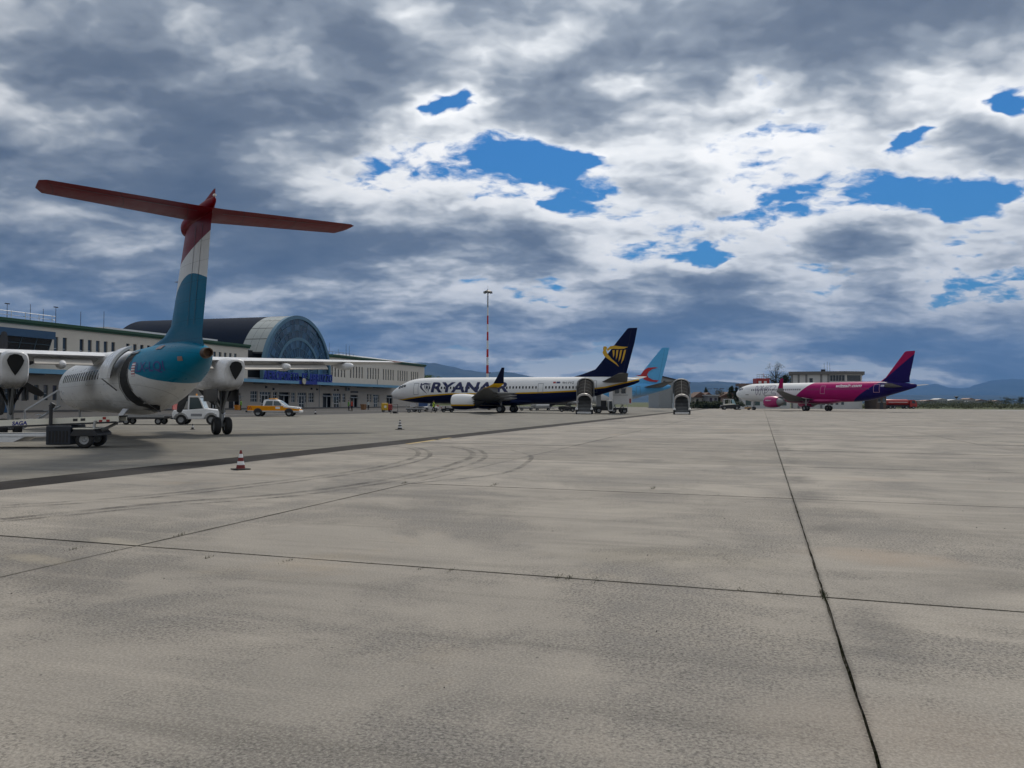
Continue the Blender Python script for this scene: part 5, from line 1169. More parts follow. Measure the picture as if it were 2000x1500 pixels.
# pushback tug and towing dolly at the magenta airliner's nose
def pushback():
    g = ground_at(1424, 800.3); T = thing('pushback_tug', 'pale pushback tug with a glazed canopy beside the magenta airliner nose', 'tug', (g.x, g.y, 0), R_(-6))
    k = 1.25; T.scale = (k, k, k)
    m = MB(); m.prism([(-1.6, .3), (1.9, .3), (2.0, .7), (1.8, .95), (.9, 1.0), (-1.5, .85), (-1.65, .6)], -.8, .8); m.build('body', M_dark, T, bevel=.05)
    m = MB(); m.prism([(-1.0, .86), (.9, 1.0), (.9, 1.2), (-1.0, 1.05)], -.82, .82); m.build('deck_band', M_offwhite, T)
    m = MB()
    for x in (-.95, .1): 
        for y in (-.75, .75): m.path([(x, y, .9), (x, y, 1.95)], .05)
    m.b(-1.0, .7, -.8, .8, 1.95, 2.03); m.build('canopy', M_white, T)
    m = MB(); m.add([(1.15, -.7, 1.0), (1.15, .7, 1.0), (.7, .7, 1.95), (.7, -.7, 1.95)], [(0, 1, 2, 3)]); m.add([(1.15, -.72, 1.0), (.7, -.72, 1.95), (.3, -.72, 1.95), (.5, -.72, 1.0)], [(0, 1, 2, 3)]); m.build('windscreen', pm('pale cyan screen', (.35, .55, .62), .1), T)
    for x in (-.95, 1.3):
        for y in (-.75, .75): wheel(T, x, y, .38, .28)
pushback()
def tow_unit():
    g = ground_at(1453, 800.5); T = thing('tow_unit', 'low white and orange towing unit ahead of the magenta airliner nose wheel', 'tow unit', (g.x, g.y, 0), R_(-4))
    m = MB(); m.prism([(-1.5, .2), (-1.4, .75), (-.9, .9), (.0, .55), (.0, .2)], -.6, .6); m.build('nose_body', M_white, T, bevel=.04)
    m = MB(); m.b(.02, 1.6, -.55, .55, .22, .68); m.build('side_panel', pm('faded orange', (.50, .32, .16), .5), T, bevel=.03)
    for x in (-1.0, 1.1):
        for y in (-.5, .5): wheel(T, x, y, .24, .18)
tow_unit()
# small things by the terminal
def unit_cart():
    g = ground_at(755, 804.5); T = thing('ground_power_cart', 'yellow and red ground power cart near the airliner nose', 'cart', (g.x, g.y, 0), R_(20))
    m = MB(); m.b(-.75, .15, -.5, .5, .25, 1.35); m.build('housing', M_yelp, T, bevel=.08)
    m = MB(); m.b(.16, .8, -.5, .5, .25, 1.2); m.build('tank_end', M_redp, T, bevel=.08)
    m = MB(); m.lathe([(.01, -.54), (.2, -.54), (.2, -.5)], (-.3, 0, .8), 'y', 14); m.build('gauge', M_offwhite, T)
    for x in (-.5, .5):
        for y in (-.4, .4): wheel(T, x, y, .16, .1)
unit_cart()
def barrier():
    g = ground_at(770, 807.5); T = thing('barrier_stand', 'thin dark barrier stand with crossbars near the airliner nose', 'barrier', (g.x, g.y, 0), R_(15))
    m = MB()
    for x in (-.45, .45): m.path([(x, 0, .05), (x, 0, 1.25)], .03); 
    m.build('post', M_dark, T)
    m = MB(); m.path([(-.45, 0, 1.2), (.45, 0, 1.2)], .03); m.path([(-.45, 0, .7), (.45, 0, .7)], .025); m.build('crossbar', pm('brown rail', (.10, .05, .05), .5), T)
    m = MB()
    for x in (-.45, .45): m.b(x-.08, x+.08, -.35, .35, 0, .05)
    m.build('foot', M_dark, T)
    m = MB(); m.b(-.2, .35, -.2, .2, 0.002, .3); m.build('ballast', M_black, T, bevel=.06)
barrier()
def simple_bin(px, py, label, mat, name, cat, s=(.45, .4, .75)):
    g = ground_at(px, py); T = thing(name, label, cat, (g.x, g.y, 0), R_(70))
    m = MB(); m.rings([[(a*s[0]*k, b*s[1]*k, z) for a, b in ((-1, -1), (1, -1), (1, 1), (-1, 1))] for z, k in ((.02, .8), (s[2], 1.0))]); m.build('container', mat, T, bevel=.03)
    m = MB(); m.b(-s[0]*1.08, s[0]*1.08, -s[1]*1.08, s[1]*1.08, s[2]+.002, s[2]+.1); m.build('lid', mat, T, bevel=.02)
simple_bin(464, 801, 'orange bin at the dark terminal doorway beside the worker in green', M_orange, 'litter_bin', 'bin')
simple_bin(710, 800.5, 'brown wooden box against the terminal wall', pm('brown timber', (.22, .11, .045), .7, var=.3), 'wooden_box', 'box', (.5, .4, .95))
simple_bin(8, 806, 'blue bin behind the left landing gear of the turboprop', pm('blue plastic', (.02, .07, .16), .5), 'litter_bin', 'bin', (.95, .8, 1.7))
# traffic cones
def cone(px, py, h, label, dark, bands):
    g = ground_at(px, py); T = thing('traffic_cone', label, 'cone', (g.x, g.y, 0.0), R_(random.uniform(0, 90)), 'traffic cones on the apron')
    r0 = .20*h; m = MB(); m.b(-.38*h, .38*h, -.38*h, .38*h, .0, .06*h); m.build('base', M_black, T, bevel=.012)
    n = bands; zs = [.06*h+.001+(h*.94)*k/n for k in range(n+1)]
    rad = lambda z: r0*(1-z/h)+.045*h
    for k in range(n):
        m = MB(); m.lathe([(rad(zs[k]), zs[k]), (rad(zs[k+1]), zs[k+1])], n=20, caps=(k == 0, k == n-1)); m.build('band', dark if k % 2 == 0 else M_white, T, True)
M_conered = pm('cone red', (.16, .012, .012), .6, var=.25, scale=9); M_coneblk = pm('cone dark', (.02, .016, .016), .6)
cone(470, 917, .47, 'red and white striped cone on the pale concrete beside the dark strip', M_conered, 5)
cone(781, 839, .58, 'black and white striped cone in front of the navy airliner nose', M_coneblk, 7)
cone(376, 839, .34, 'small dark cone in front of the white baggage tractor', M_coneblk, 3)
cone(616, 809, .55, 'tiny dark cone right of the orange pickup', M_coneblk, 3)
# people
def person(px, py, label, vest, legs, rz, pose, hgt=1.74, top=(.03, .03, .035), hair=(.02, .015, .012)):
    g = ground_at(px, py); T = thing('person', label, 'person', (g.x, g.y, 0), rz); k = hgt/1.75
    V_ = {}; E_ = []; order = []
    def v(n, co, r): V_[n] = (len(order), r); order.append(Vector(co))
    a, sw = pose   # arm swing, leg swing
    v('pelvis', (0, 0, .96), (.15, .11)); v('waist', (0, 0, 1.12), (.135, .10)); v('chest', (.01, 0, 1.34), (.17, .12)); v('neckb', (0, 0, 1.48), (.08, .075)); v('neck', (.01, 0, 1.54), (.055, .055)); v('head', (.025, 0, 1.65), (.085, .10)); v('crown', (.015, 0, 1.73), (.07, .075))
    ch = [('pelvis', 'waist'), ('waist', 'chest'), ('chest', 'neckb'), ('neckb', 'neck'), ('neck', 'head'), ('head', 'crown')]
    for s_, n in ((-1, 'r'), (1, 'l')):
        v('hip'+n, (0, s_*.10, .90), (.10, .10)); v('knee'+n, (s_*sw*.5+.03, s_*.105, .50), (.062, .062)); v('ank'+n, (s_*sw, s_*.11, .09), (.045, .045)); v('toe'+n, (s_*sw+.17, s_*.13, .035), (.04, .03))
        ch += [('pelvis', 'hip'+n), ('hip'+n, 'knee'+n), ('knee'+n, 'ank'+n), ('ank'+n, 'toe'+n)]
        v('sh'+n, (0, s_*.19, 1.42), (.065, .065)); v('elb'+n, (-s_*a*.4-.02, s_*.25, 1.14), (.045, .045)); v('wr'+n, (-s_*a+.08, s_*.26, .92+abs(a)*.2), (.032, .032)); v('palm'+n, (-s_*a+.11, s_*.26, .84+abs(a)*.2), (.035, .02))
        ch += [('chest', 'sh'+n), ('sh'+n, 'elb'+n), ('elb'+n, 'wr'+n), ('wr'+n, 'palm'+n)]
        for q in range(4):
            v('f%d' % q+n, (-s_*a+.09+q*.02, s_*.262, .76-.012*(1 if q in (1, 2) else 0)+abs(a)*.2), (.009, .009)); ch.append(('palm'+n, 'f%d' % q+n))
        v('th'+n, (-s_*a+.15, s_*.25, .82+abs(a)*.2), (.010, .010)); ch.append(('palm'+n, 'th'+n))
    me = bpy.data.meshes.new('body'); me.from_pydata([p*k for p in order], [(V_[p][0], V_[q][0]) for p, q in ch], [])
    def fn(nt, x, y, z):
        c = mixc(nt, z.gt(.92*k), legs, top); c = mixc(nt, z.gt(1.50*k), c, (.42, .25, .18)); return mixc(nt, z.lt(.08*k), c, (.015, .013, .012))
    mt = livery('person clothing', fn, .8, 0, .15)
    o = obj('body', me, mt, T); md = o.modifiers.new('skin', 'SKIN'); o.modifiers.new('sub', 'SUBSURF').levels = 1; o.modifiers['sub'].render_levels = 1
    for n, (i, r) in V_.items(): me.skin_vertices[0].data[i].radius = (r[0]*k, r[1]*k)
    me.skin_vertices[0].data[0].use_root = True
    if vest:
        m = MB(); m.rings([[(math.cos(6.2832*i/16)*rx*k, math.sin(6.2832*i/16)*ry*k, z*k) for i in range(16)] for z, rx, ry in ((.86, .165, .205), (1.0, .16, .195), (1.15, .15, .185), (1.34, .16, .225), (1.46, .115, .19), (1.50, .09, .11))], (False, False)); m.build('vest', pm('vest %s' % str(vest), vest, .7, var=.1), T, True)
        m = MB(); m.lathe([(.172*k, 0), (.172*k, .06)], (0, 0, 1.02*k), 'z', 16, (False, False)); m.build('reflective_band', M_lip, T)
    m = MB(); m.lathe([(.098, 0), (.105, .04), (.09, .09), (.045, .125), (.005, .13)], (.0, 0, 1.64*k), 'z', 14, (False, True)); m.build('hair', pm('hair %s' % str(hair), hair, .8), T, True)
    m = MB(); m.tube((.115*k, 0, 1.655*k), (.14*k, 0, 1.63*k), .012, .016, 6); m.build('nose', pm('skin tone', (.42, .25, .18), .6), T, True)
    for s_ in (-1, 1):
        m = MB(); m.box((.108*k, s_*.035, 1.67*k), (.012, .025, .012)); m.build('eye', M_black, T); m = MB(); m.box((.02, s_*.098, 1.645*k), (.04, .02, .055)); m.build('ear', pm('skin tone', (.42, .25, .18), .6), T, bevel=.006)
    m = MB(); m.box((.112*k, 0, 1.60*k), (.01, .045, .009)); m.build('mouth', pm('lips', (.25, .08, .07), .6), T)
GRN = (.22, .50, .03)
person(470.5, 801.5, 'worker in a green-yellow vest standing at the dark terminal doorway', GRN, (.02, .02, .025), R_(200), (.05, .05))
person(681, 802.5, 'worker in a green vest standing left of the one in orange', (.15, .38, .06), (.02, .02, .025), R_(10), (.08, .08))
person(687.3, 803, 'worker in an orange-red vest by the terminal entrance', (.60, .07, .03), (.03, .015, .015), R_(190), (.1, .1))
person(719.5, 801, 'person in a pale top and dark trousers by the terminal wall', None, (.02, .02, .03), R_(250), (.2, .06), top=(.42, .46, .46))
person(847, 806.3, 'worker in a yellow vest walking under the navy airliner', (.42, .60, .03), (.01, .012, .02), R_(180), (.25, .28))
# ------------------------------------------------------------------ light mast
def light_mast():
    Y = 205.0; b = pixel_point(951.6, 790, Y); T = thing('light_mast', 'tall red and white floodlight mast behind the navy airliner', 'mast', (b.x, b.y, 0))
    def zz(y): return CAM_H+(783.7-y)*Y/FPX
    ys = [800, 746, 729.5, 713, 697.5, 682, 665, 648, 633, 616, 600, 572]
    M_mred = pm('mast red', (.50, .02, .015), .5); cols = [M_white, M_white, M_mred, M_white, M_mred, M_white, M_mred, M_white, M_mred, M_white, M_grey]
    for k, (a, c) in enumerate(zip(ys, ys[1:])):
        r0, r1 = .36-.018*k, .36-.018*(k+1); m = MB(); m.tube((0, 0, max(0, zz(a))), (0, 0, zz(c)), r0, r1, 14); m.build('mast_section', cols[k], T, True)
    zt = zz(572)
    m = MB(); m.lathe([(.2, 0), (1.15, .15), (1.2, .35), (.9, .5), (.35, .75), (.12, .95)], (0, 0, zt), 'z', 20); m.build('lamp_head', M_dark, T, True)
    for k in range(8):
        a = k*math.pi/4; m = MB(); m.box((1.05*math.cos(a), 1.05*math.sin(a), zt+.05), (.3, .3, .22), rotz(a)); m.build('floodlight', M_grey, T)
    m = MB(); m.tube((0, 0, zt+.9), (0, 0, zt+2.0), .03, .02, 6); m.build('lightning_rod', M_dark, T)
    m = MB(); m.b(.25, .9, -.05, .05, zz(729), zz(727.6)); m.build('bracket', M_dark, T)
light_mast()
# ------------------------------------------------------------------ buildings beyond the apron
def B(px0, px1, ytop, Y, base=0.0):
    a = pixel_point(px0, ytop, Y); c = pixel_point(px1, ytop, Y); return a.x, c.x, (a.z+c.z)/2
def wins_row(T, y, xs, w, z0, z1, mat=None, frame=True):
    for x in xs:
        m = MB(); m.b(x, x+w, y-.03, y-.004, z0, z1); p_ = m.build('window', mat or M_wglass, T)
        if frame: m = MB(); m.b(x-.08, x+w+.08, y-.08, y-.002, z0-.1, z0-.02); m.build('sill', M_frame, p_)
M_ops = pm('white panel wall', (.55, .56, .56), .7, var=.08, scale=.5); M_pil = pm('grey pilaster', (.20, .205, .21), .7); M_eav = pm('brown grey eaves', (.13, .125, .12), .6)
def skew_frame(px, Y, rz):
    """origin and a pixel -> distance-along-facade function for a front turned by rz"""
    o = pixel_point(px, 785, Y); e = Vector((math.cos(rz), math.sin(rz)))
    def f(q):
        d = pixel_dir(q, 785); k = d.x/d.y; return (k*o.y-o.x)/(e.x-k*e.y)
    return o, f
def ops():
    Y = 240; rz = R_(-21); o, f = skew_frame(1545, Y, rz); zt = pixel_point(1545, 726, Y).z
    T = thing('operations_building', 'white airport operations building with grey eaves and glazed control room', 'building', (o.x, o.y, 0), rz)
    x0, x1 = 0.0, f(1652)
    m = MB(); m.b(x0, x1, 0, 14, 0, zt-.9); m.build('wall', M_ops, T)
    m = MB(); m.prism([(x1+.01, 0), (x1+4.6, 3), (x1+4.6, 14), (x1+.01, 14)], 0, zt-.9, 'xy'); m.build('control_wing', M_ops, T)
    m = MB(); m.prism([(x0-.7, -.9), (x1+.2, -.9), (x1+5.3, 2.4), (x1+5.3, 15), (x0-.7, 15)], zt-.89, zt, 'xy'); m.build('eaves', M_eav, T)
    for px in (1547, 1560, 1575, 1604, 1618): x = f(px); m = MB(); m.b(x-.3, x+.3, -.12, -.004, 0, zt-.95); m.build('pilaster', M_pil, T)
    a, b = f(1581), f(1587.5); wins_row(T, 0, [a], b-a, zt-4.2, zt-2.0)
    a, b = f(1621), f(1650); m = MB(); m.b(a, b, -.04, -.004, zt-2.9, zt-1.15); w = m.build('control_glazing', M_glass, T)
    for k in range(6): x = a+(b-a)*k/5; m = MB(); m.b(x-.08, x+.08, -.1, -.041, zt-2.9, zt-1.15); m.build('mullion', M_grey, w)
    m = MB(); m.add([(x1+.35, .2, zt-2.9), (x1+4.2, 2.71, zt-2.9), (x1+4.2, 2.71, zt-1.15), (x1+.35, .2, zt-1.15)], [(0, 1, 2, 3)]); m.build('control_glazing', M_glass, T)
    wins_row(T, 0, [f(px) for px in (1596, 1606, 1622, 1632, 1643)], .75, 1.2, 2.1, None, False)
    m = MB(); m.b(x0+8.5, x0+9.8, 2, 4, zt+.002, zt+.7); m.build('roof_box', M_dark, T)
    for px, h in ((1610, 2.6), (1616, 3), (1621, 2.6)): x = f(px); m = MB(); m.tube((x, 1, zt), (x, 1, zt+h), .05, .03, 6); m.build('antenna', M_dark, T)
ops()
def side_building():
    Y = 232; x0, x1, zt = B(1443, 1490, 749, Y); T = thing('service_building', 'low white building with brown eaves behind the magenta airliner nose', 'building', (0, Y, 0))
    m = MB(); m.b(x0+.8, x1+8, 0, 3, 0, zt-.8); m.build('wall', M_ops, T); m = MB(); m.b(x0, x1+8.5, -.8, 3.5, zt-.795, zt); m.build('eaves', pm('brown eaves', (.14, .10, .085), .6), T)
    wins_row(T, 0, [x0+2+k*2.6 for k in range(5)], 1.6, .9, 2.4, pm('greenish glass', (.05, .09, .085), .15)); wins_row(T, 0, [x0+1.5+k*2.6 for k in range(3)], 1.1, 4.3, 5.6)
side_building()
def red_tower():
    Y = 236; x0, x1, zt = B(1478, 1503, 739, Y); T = thing('water_tower', 'red and white chequered tower box with rooftop railing behind the magenta airliner', 'tower', (0, Y, 0))
    m = MB(); m.b(x0, x1, 0, 3.8, 6.6, zt); m.build('tank', M_redp, T)
    m = MB(); m.b(x0+.4, x1-.4, .3, 3.5, 0, 6.59); m.build('shaft', M_ops, T)
    for k, fx in enumerate((.14, .56)): m = MB(); xx = x0+(x1-x0)*fx; m.b(xx, xx+.85, -.03, -.004, zt-1.75, zt-.8); m.build('white_panel', M_white, T)
    m = MB()
    for k in range(6): x = x0+.15+(x1-x0-.3)*k/5; m.tube((x, .2, zt), (x, .2, zt+1.2), .04, .04, 6)
    m.tube((x0+.1, .2, zt+1.2), (x1-.1, .2, zt+1.2), .04, .04, 6); m.tube((x0+.1, .2, zt+.6), (x1-.1, .2, zt+.6), .03, .03, 6); m.build('railing', M_dark, T)
    m = MB(); m.tube((x1-1.5, 1, zt), (x1-1.5, 1, zt+1.5), .05, .05, 6); m.build('antenna', M_redp, T)
red_tower()
def hangar():
    Y = 225; x0, x1, zt = B(1288, 1345, 735, Y); T = thing('hangar', 'grey flat-sided hangar behind the pale blue airliner tail', 'hangar', (0, Y, 0)); z1 = pixel_point(1318, 738.5, Y).z
    m = MB(); m.prism([(x0, 0), (x1, 0), (x1, z1-1.5), (x0, zt)], 0, 18); m.build('wall', pm('grey hangar cladding', (.26, .28, .29), .6, var=.08), T)
    m = MB(); m.prism([(x0-.4, zt+.01), (x1+.4, z1-1.48), (x1+.4, z1-1.2), (x0-.4, zt+.35)], -.5, 18.5); m.build('roof', M_dark, T)
    m = MB(); m.b(x0+3.5, x0+9, -.06, -.004, 0, 4.6); m.build('hangar_door', pm('pale hangar door', (.42, .47, .50), .5), T)
    for k in range(5): m = MB(); m.b(x0+3.5+k*1.1, x0+3.56+k*1.1, -.1, -.061, 0, 4.6); m.build('door_rib', M_dark, T)
    m = MB(); m.lathe([(.01, -.06), (.35, -.06), (.35, -.01)], (x0+1.4, 0, zt-1.6), 'y', 12); m.build('wall_clock', M_dark, T)
hangar()
def house(label, px0, px1, yt, Y, wallm, roofm, gable=True, name='house'):
    x0, x1, zt = B(px0, px1, yt, Y); T = thing(name, label, 'house' if name == 'house' else 'shed', (0, Y, 0)); e = zt-1.5 if gable else zt-.35
    m = MB(); m.b(x0, x1, 0, 8, 0, e); m.build('wall', wallm, T)
    if gable: m = MB(); m.prism([(x0-.5, e+.003), (x1+.5, e+.003), ((x0+x1)/2, zt+.1)], -.5, 8.5); m.build('roof', roofm, T)
    else: m = MB(); m.b(x0-.4, x1+.4, -.6, 8.4, e+.002, zt); m.build('roof', roofm, T)
    n = max(2, int((x1-x0)/1.8)); wins_row(T, 0, [x0+(x1-x0)*(k+.3)/n for k in range(n)], .7, e-1.6, e-.5); m = MB(); m.b((x0+x1)/2-.5, (x0+x1)/2+.5, -.05, -.004, 0, 2.0); m.build('door', M_dark, T)
M_tile = pm('brown roof tiles', (.12, .065, .045), .8, var=.2)
house('white gabled house with brown roof right of the free passenger stairs', 1356, 1380, 766, 228, pm('house wall', (.45, .44, .40), .8), M_tile)
house('small white gabled house next to the grey metal shed', 1373, 1394, 767, 236, pm('house wall', (.45, .44, .40), .8), M_tile)
house('grey metal shed with a pale flat roof among the houses', 1383, 1402, 771, 222, pm('shed cladding', (.22, .23, .25), .6), pm('pale shed roof', (.36, .38, .40), .5), False, 'shed')
house('pinkish house beside the dark conifers left of the magenta airliner', 1408, 1442, 766, 240, pm('pink render', (.32, .25, .22), .85), M_tile)
house('brown brick hut under the magenta airliner tail', 1712, 1731, 772, 232, pm('brown brick', (.10, .075, .06), .9, var=.2), M_eav, False, 'hut')
def tanker():
    Y = 246; x0, x1, zt = B(1733, 1793, 777, Y); T = thing('tanker_truck', 'red tanker truck parked beyond the magenta airliner tail', 'truck', (0, Y, 0))
    m = MB(); rs = []
    for x, k in ((x0, .85), (x0+.25, 1), (x1-3.0, 1), (x1-2.7, .85)): rs.append([(x, 1.2+1.2*k*math.cos(6.2832*i/20), 2.05+.95*k*math.sin(6.2832*i/20)) for i in range(20)])
    m.rings(rs); m.build('tank', M_redp, T, True)
    m = MB(); m.b(x0+.4, x1-3.3, -.03, .03, 2.0, 2.12); m.build('white_stripe', M_white, T)
    m = MB(); m.prism([(x1-2.5, .6), (x1-.3, .6), (x1-.2, 1.5), (x1-.9, 2.75), (x1-2.5, 2.85)], 0, 2.4); c = m.build('cab', M_redp, T, bevel=.08)
    m = MB(); m.add([(x1-1.9, -.02, 1.7), (x1-.7, -.02, 1.7), (x1-1.1, -.02, 2.55), (x1-1.9, -.02, 2.6)], [(0, 1, 2, 3)]); m.build('window', M_glass, c)
    m = MB(); m.b(x0, x1-2.6, .3, 2.1, .7, 1.1); m.build('chassis', M_dark, T)
    for x in (x0+1, x0+2.3, x1-3.6, x1-1.4):
        for y in (.15, 2.2): wheel(T, x, y, .5, .35)
tanker()
# ------------------------------------------------------------------ vegetation
def leaf_mat(name, col): return pm(name, col, .75, var=.45, scale=.9, spec=.2)
M_leaf = leaf_mat('dark leaves', (.022, .034, .012)); M_leaf2 = leaf_mat('green leaves', (.045, .075, .02)); M_bark = pm('bark', (.05, .038, .028), .9, var=.3)
def leaves(m, c, r, n, s, shell=.35):
    for _ in range(n):
        d = Vector((random.gauss(0, 1), random.gauss(0, 1), random.gauss(0, 1))).normalized(); k = random.random()**shell
        p_ = Vector((c[0]+d.x*r[0]*k, c[1]+d.y*r[1]*k, c[2]+d.z*r[2]*k)); a = Vector((random.gauss(0, 1), random.gauss(0, 1), random.gauss(0, .7))).normalized(); b = a.orthogonal().normalized(); q = s*random.uniform(.6, 1.4)
        m.add([p_-a*q, p_+b*q*.6, p_+a*q, p_-b*q*.6], [(0, 1, 2, 3)])
def tree(label, px, ytop, Y, w, mat, kind='round', name='tree', group='trees beyond the apron', base=0.0):
    b = pixel_point(px, ytop, Y); h = b.z; T = thing(name, label, 'tree', (b.x, b.y, base), 0, group); h -= base
    m = MB(); m.tube((0, 0, 0), (.05*h*.3, 0, h*.45), .025*h+.08, .015*h+.05, 8); m.tube((.05*h*.3, 0, h*.45), (0, 0, h*.92), .015*h+.05, .02, 6)
    for k in range(7):
        a = random.uniform(0, 6.28); z = h*random.uniform(.3, .75); m.tube((0, 0, z), (math.cos(a)*w*.4, math.sin(a)*w*.4, z+h*.15), .02*h*.5+.03, .02, 5)
    m.build('trunk', M_bark, T, True); c = MB()
    if kind == 'cone':
        for k in range(26): t = random.random(); r = w/2*(1-t)**.8+.15; a = random.uniform(0, 6.28); leaves(c, (math.cos(a)*r*.5, math.sin(a)*r*.5, h*(.12+.85*t)), (r*.6, r*.6, h*.07), 36, .22+.02*h*.3)
    elif kind == 'open':
        for k in range(46):
            a = random.uniform(0, 6.28); t = random.uniform(.25, 1); r = w/2*random.uniform(.3, 1)*math.sin(math.pi*(.15+.75*t)); p0 = (math.cos(a)*r, math.sin(a)*r, h*(.1+.88*t)); leaves(c, p0, (1.0, 1.0, .8), 34, .13)
            c.tube((0, 0, h*t*.55), p0, .05, .02, 4)
        leaves(c, (0, 0, h*.45), (w*.28, w*.28, h*.25), 520, .28)
    else:
        for k in range(22):
            a = random.uniform(0, 6.28); r = w/2*random.uniform(.1, .85); z = h*random.uniform(.35, .92); r *= math.sin(math.pi*min(.95, (z/h-.15))); leaves(c, (math.cos(a)*r, math.sin(a)*r, z), (w*.2, w*.2, h*.12), 60, .018*h+.12)
    c.build('crown', mat, T, fix=False)
random.seed(11)
tree('open-crowned eucalyptus rising behind the magenta airliner nose', 1514, 706, 262, 11, M_leaf, 'open')
tree('dark rounded tree between the red tower and the white operations building', 1534, 731, 258, 6.0, M_leaf)
tree('tall dark conifer just left of the magenta airliner nose', 1428, 751, 234, 3.6, M_leaf, 'cone')
tree('shorter dark conifer touching the magenta airliner nose', 1438, 755, 236, 3.0, M_leaf, 'cone')
tree('lone dark conifer behind the white gabled houses', 1379, 757, 245, 3.2, M_leaf, 'cone')
tree('thin grey-green tree between the shed and the conifers', 1405, 763, 242, 5.0, leaf_mat('grey leaves', (.05, .052, .035)), 'open')
tree('large dark round tree at the far right edge', 1965, 775, 620, 12, M_leaf)
tree('second dark round tree beside the one at the far right edge', 1991, 775, 640, 9, M_leaf)
tree('dark bushy tree before the far town, left of the round pair', 1934, 780, 560, 7, M_leaf)
def hedge(name, label_pts, mat, parent=None):
    m = MB()
    for (a, c, w, h, n) in label_pts:
        for _ in range(n):
            t = random.random(); p_ = Vector(a).lerp(Vector(c), t); leaves(m, (p_.x+random.gauss(0, w*.4), p_.y+random.gauss(0, w*.4), h*random.uniform(.2, .75)), (w*.5, w*.5, h*.3), 8, .16+h*.05)
    o = m.build(name, mat, parent, fix=False); o['kind'] = 'stuff'; return o
G = lambda px, Y: tuple(pixel_point(px, 790, Y).xy)+(0,)
hedge('hedge', [(G(1352, 216), G(1447, 216), 1.6, 2.2, 420)], M_leaf)
hedge('scrub', [(G(1640, 270), G(2030, 275), 2.0, 1.5, 420), (G(1700, 330), G(2050, 330), 3.0, 2.2, 420), (G(1800, 410), G(2060, 410), 3, 2.6, 400)], leaf_mat('scrub leaves', (.04, .05, .016)))
hedge('tree_line', [(G(1650, 760), G(2080, 760), 6, 5.5, 500), (G(1300, 420), G(1470, 420), 5, 4.5, 260)], M_leaf)
# wooded slope beyond the terminal's far end
m = MB(); c0 = pixel_point(815, 726, 420)
for k in range(90):
    px = 740+random.random()**1.2*175; t = max(0, min(1, (px-815)/75)); yt = 728+t*12+random.uniform(0, 10); p_ = pixel_point(px, yt, 420+random.uniform(-15, 25)); leaves(m, (p_.x, p_.y, max(1.0, p_.z-1.5)), (2.4, 2.4, 2.0), 70, .42)
o = m.build('wooded_slope', leaf_mat('slope foliage', (.06, .10, .022)), fix=False); o['kind'] = 'stuff'  # leaf green used over the whole slope
m = MB(); pts = [pixel_point(px, yt+8, 432) for px, yt in ((735, 728), (815, 730), (850, 734), (880, 740), (915, 760))]
m.add([(q.x, q.y+8, q.z) for q in pts]+[(q.x, q.y-25, 0) for q in pts]+[(q.x, q.y+60, 0) for q in pts], [(i, i+1, i+6, i+5) for i in range(4)]+[(i+1, i, i+10, i+11) for i in range(4)]); struct(m.build('hill', M_grass, None, True))
# street lamps far behind the houses
for px, yt, lab in ((1386, 760, 'leftmost'), (1398, 759, 'middle'), (1410, 759, 'rightmost')):
    q = pixel_point(px, yt, 300); T = thing('street_lamp', '%s of three thin double-arm lamp posts above the houses' % lab, 'lamp post', (q.x, q.y, 0), 0, 'lamp posts behind the houses')
    m = MB(); m.tube((0, 0, 0), (0, 0, q.z), .12, .07, 8); m.build('post', M_grey, T); m = MB(); m.b(-.85, .85, -.12, .12, q.z, q.z+.16); m.build('lamp_arm', M_dark, T)
# far town
random.seed(5)
tn = [(1806, 1830, 781, 'pale low'), (1832, 1850, 778, 'tall white'), (1853, 1884, 780, 'long white-roofed'), (1877, 1918, 783.5, 'longest bright-roofed'), (1890, 1905, 777.5, 'cream'), (1908, 1928, 780, 'grey'), (1941, 1958, 781.5, 'whitish'), (1786, 1804, 782, 'dull brown')]
for k, (a, b, yt, adj) in enumerate(tn):
    Y = 780+k*18; x0, x1, zt = B(a, b, yt, Y); T = thing('far_building', '%s building on the town skyline at right' % adj, 'building', (0, Y, 0), 0, 'buildings of the far town')
    col = {'tall white': (.42, .42, .42), 'dull brown': (.22, .16, .13), 'grey': (.2, .21, .22)}.get(adj, (.34, .32, .30))
    m = MB(); m.b(x0, x1, 0, 14, 0, zt-1.2); m.build('wall', pm('town wall %d' % k, col, .8), T); m = MB(); m.prism([(x0-.6, zt-1.19), (x1+.6, zt-1.19), ((x0*.6+x1*.4), zt)], -.6, 14.6); m.build('roof', pm('town roof %d' % k, (.5, .5, .5) if 'white' in adj or 'bright' in adj else (.2, .12, .09), .7), T)
    n = 4; wins_row(T, 0, [x0+(x1-x0)*(i+.3)/n for i in range(n)], (x1-x0)/n*.35, (zt-1.2)*.45, (zt-1.2)*.75, None, False)
q = pixel_point(1868, 774.5, 900); T = thing('water_tower', 'thin mushroom-shaped water tower on the far skyline', 'tower', (q.x, q.y, 0)); m = MB(); m.tube((0, 0, 0), (0, 0, q.z-1), .7, .7, 12); m.build('column', M_grey, T); m = MB(); m.lathe([(.7, -2.0), (2.2, -.4), (2.2, 0), (.5, .4)], (0, 0, q.z), 'z', 16); m.build('bowl', M_dark, T, True)
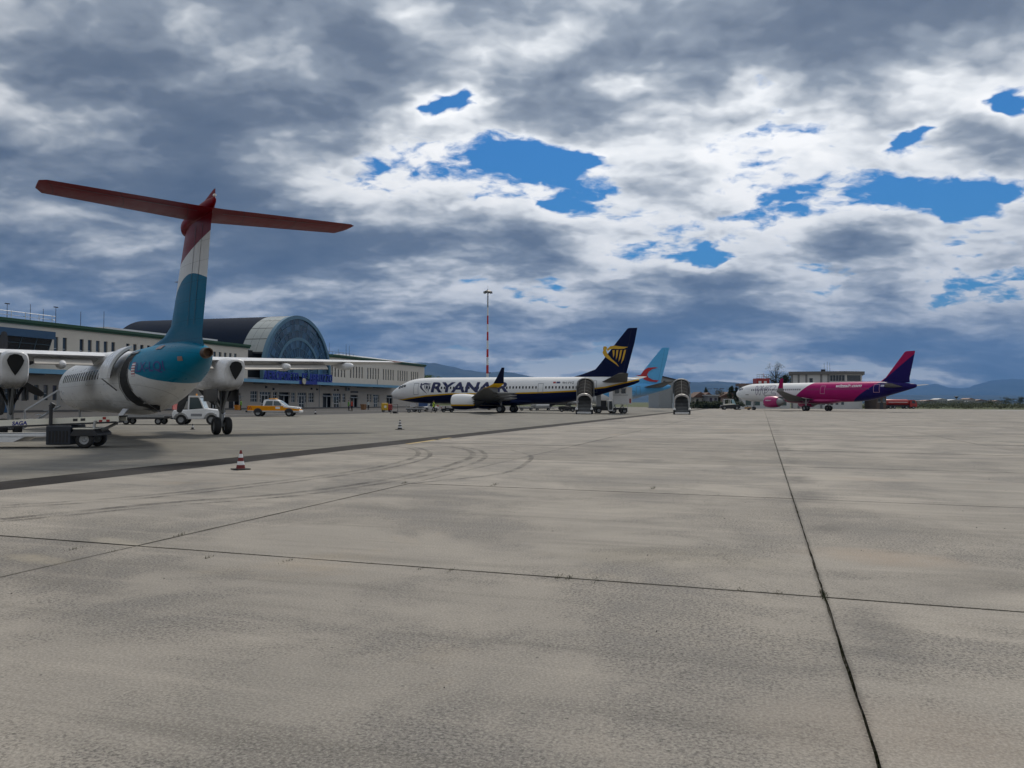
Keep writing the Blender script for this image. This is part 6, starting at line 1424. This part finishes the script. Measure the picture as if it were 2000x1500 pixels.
# ------------------------------------------------------------------ mountains
def rock(name, snow):
    m_, nt, p_ = new_mat(name); g = nt.nodes.new('ShaderNodeNewGeometry'); X, Y, Z = xyz(nt, g.outputs['Position'])
    n_ = noise(nt, vec(nt, X, Y, Z*2.0), .0012, 7, .6); c = ramp(nt, n_, [(.35, (.018, .026, .022)), (.6, (.05, .06, .05))])
    if snow: c = mixc(nt, ((Z-snow)/350.0+(n_-.5)*2.4).step(.2, .8)*.75, c, (.6, .63, .68))
    nt.links.new(c, p_.inputs['Base Color']); p_.inputs['Roughness'].default_value = .95; p_.inputs['Specular IOR Level'].default_value = .1; return m_
from mathutils import noise as mn
def ridge(name, pts, Y, depth, mat, rough=1.0):
    crest = spline(pts, 8); m = MB(); rows = []
    for t in [i/10 for i in range(11)]+[1.25, 1.6]:
        row = []
        for (px, py) in crest:
            c = pixel_point(px, py, Y); y = Y-depth*(1-t); k = y/Y
            prof = t**1.15 if t <= 1 else max(0, 1-(t-1)/.6)
            nz = mn.noise(Vector((c.x*.0011, y*.0011, 2)))*.22+mn.noise(Vector((c.x*.004, y*.004, 5)))*.09
            z = c.z*prof*(1+nz*(1-prof)*2.2)+c.z*.03*mn.noise(Vector((c.x*.006, y*.006, 1)))*rough*prof
            row.append((c.x*k, y, max(-1, z)))
        rows.append(row)
    n = len(crest); m.v = [q for r in rows for q in r]; m.f = [(j*n+i, j*n+i+1, (j+1)*n+i+1, (j+1)*n+i) for j in range(len(rows)-1) for i in range(n-1)]
    return struct(m.build(name, mat, None, True, angle=180))
ridge('mountain', [(-600, 698), (-200, 700), (300, 705), (700, 712), (830, 708), (870, 714), (905, 721), (945, 727), (990, 726), (1025, 733), (1060, 739), (1095, 738), (1130, 742), (1200, 750), (1300, 750), (1350, 747), (1400, 745), (1440, 748), (1490, 755), (1560, 762), (1700, 770), (2400, 775), (2700, 778)], 15000, 5000, rock('near range', 1150))
ridge('mountain', [(-500, 735), (600, 735), (1100, 738), (1400, 748), (1550, 752), (1700, 756), (1790, 754), (1822, 750), (1838, 752), (1855, 757), (1885, 758), (1905, 752), (1935, 744), (1975, 740), (2010, 741), (2100, 735), (2400, 742), (2600, 740)], 24000, 6000, rock('far range', 1600))
# ------------------------------------------------------------------ the air
hm = bpy.data.materials.new('haze air'); hm.use_nodes = True; nt = hm.node_tree; nt.nodes.clear(); ho = nt.nodes.new('ShaderNodeOutputMaterial'); pv = nt.nodes.new('ShaderNodeVolumePrincipled')
pv.inputs['Color'].default_value = (.16, .37, .78, 1); pv.inputs['Density'].default_value = 4.6e-5; pv.inputs['Anisotropy'].default_value = 0.0; nt.links.new(pv.outputs[0], ho.inputs['Volume'])
m = MB(); m.b(-30000, 30000, -600, 30000, -4, 2300); hz = m.build('haze', hm); hz['kind'] = 'stuff'
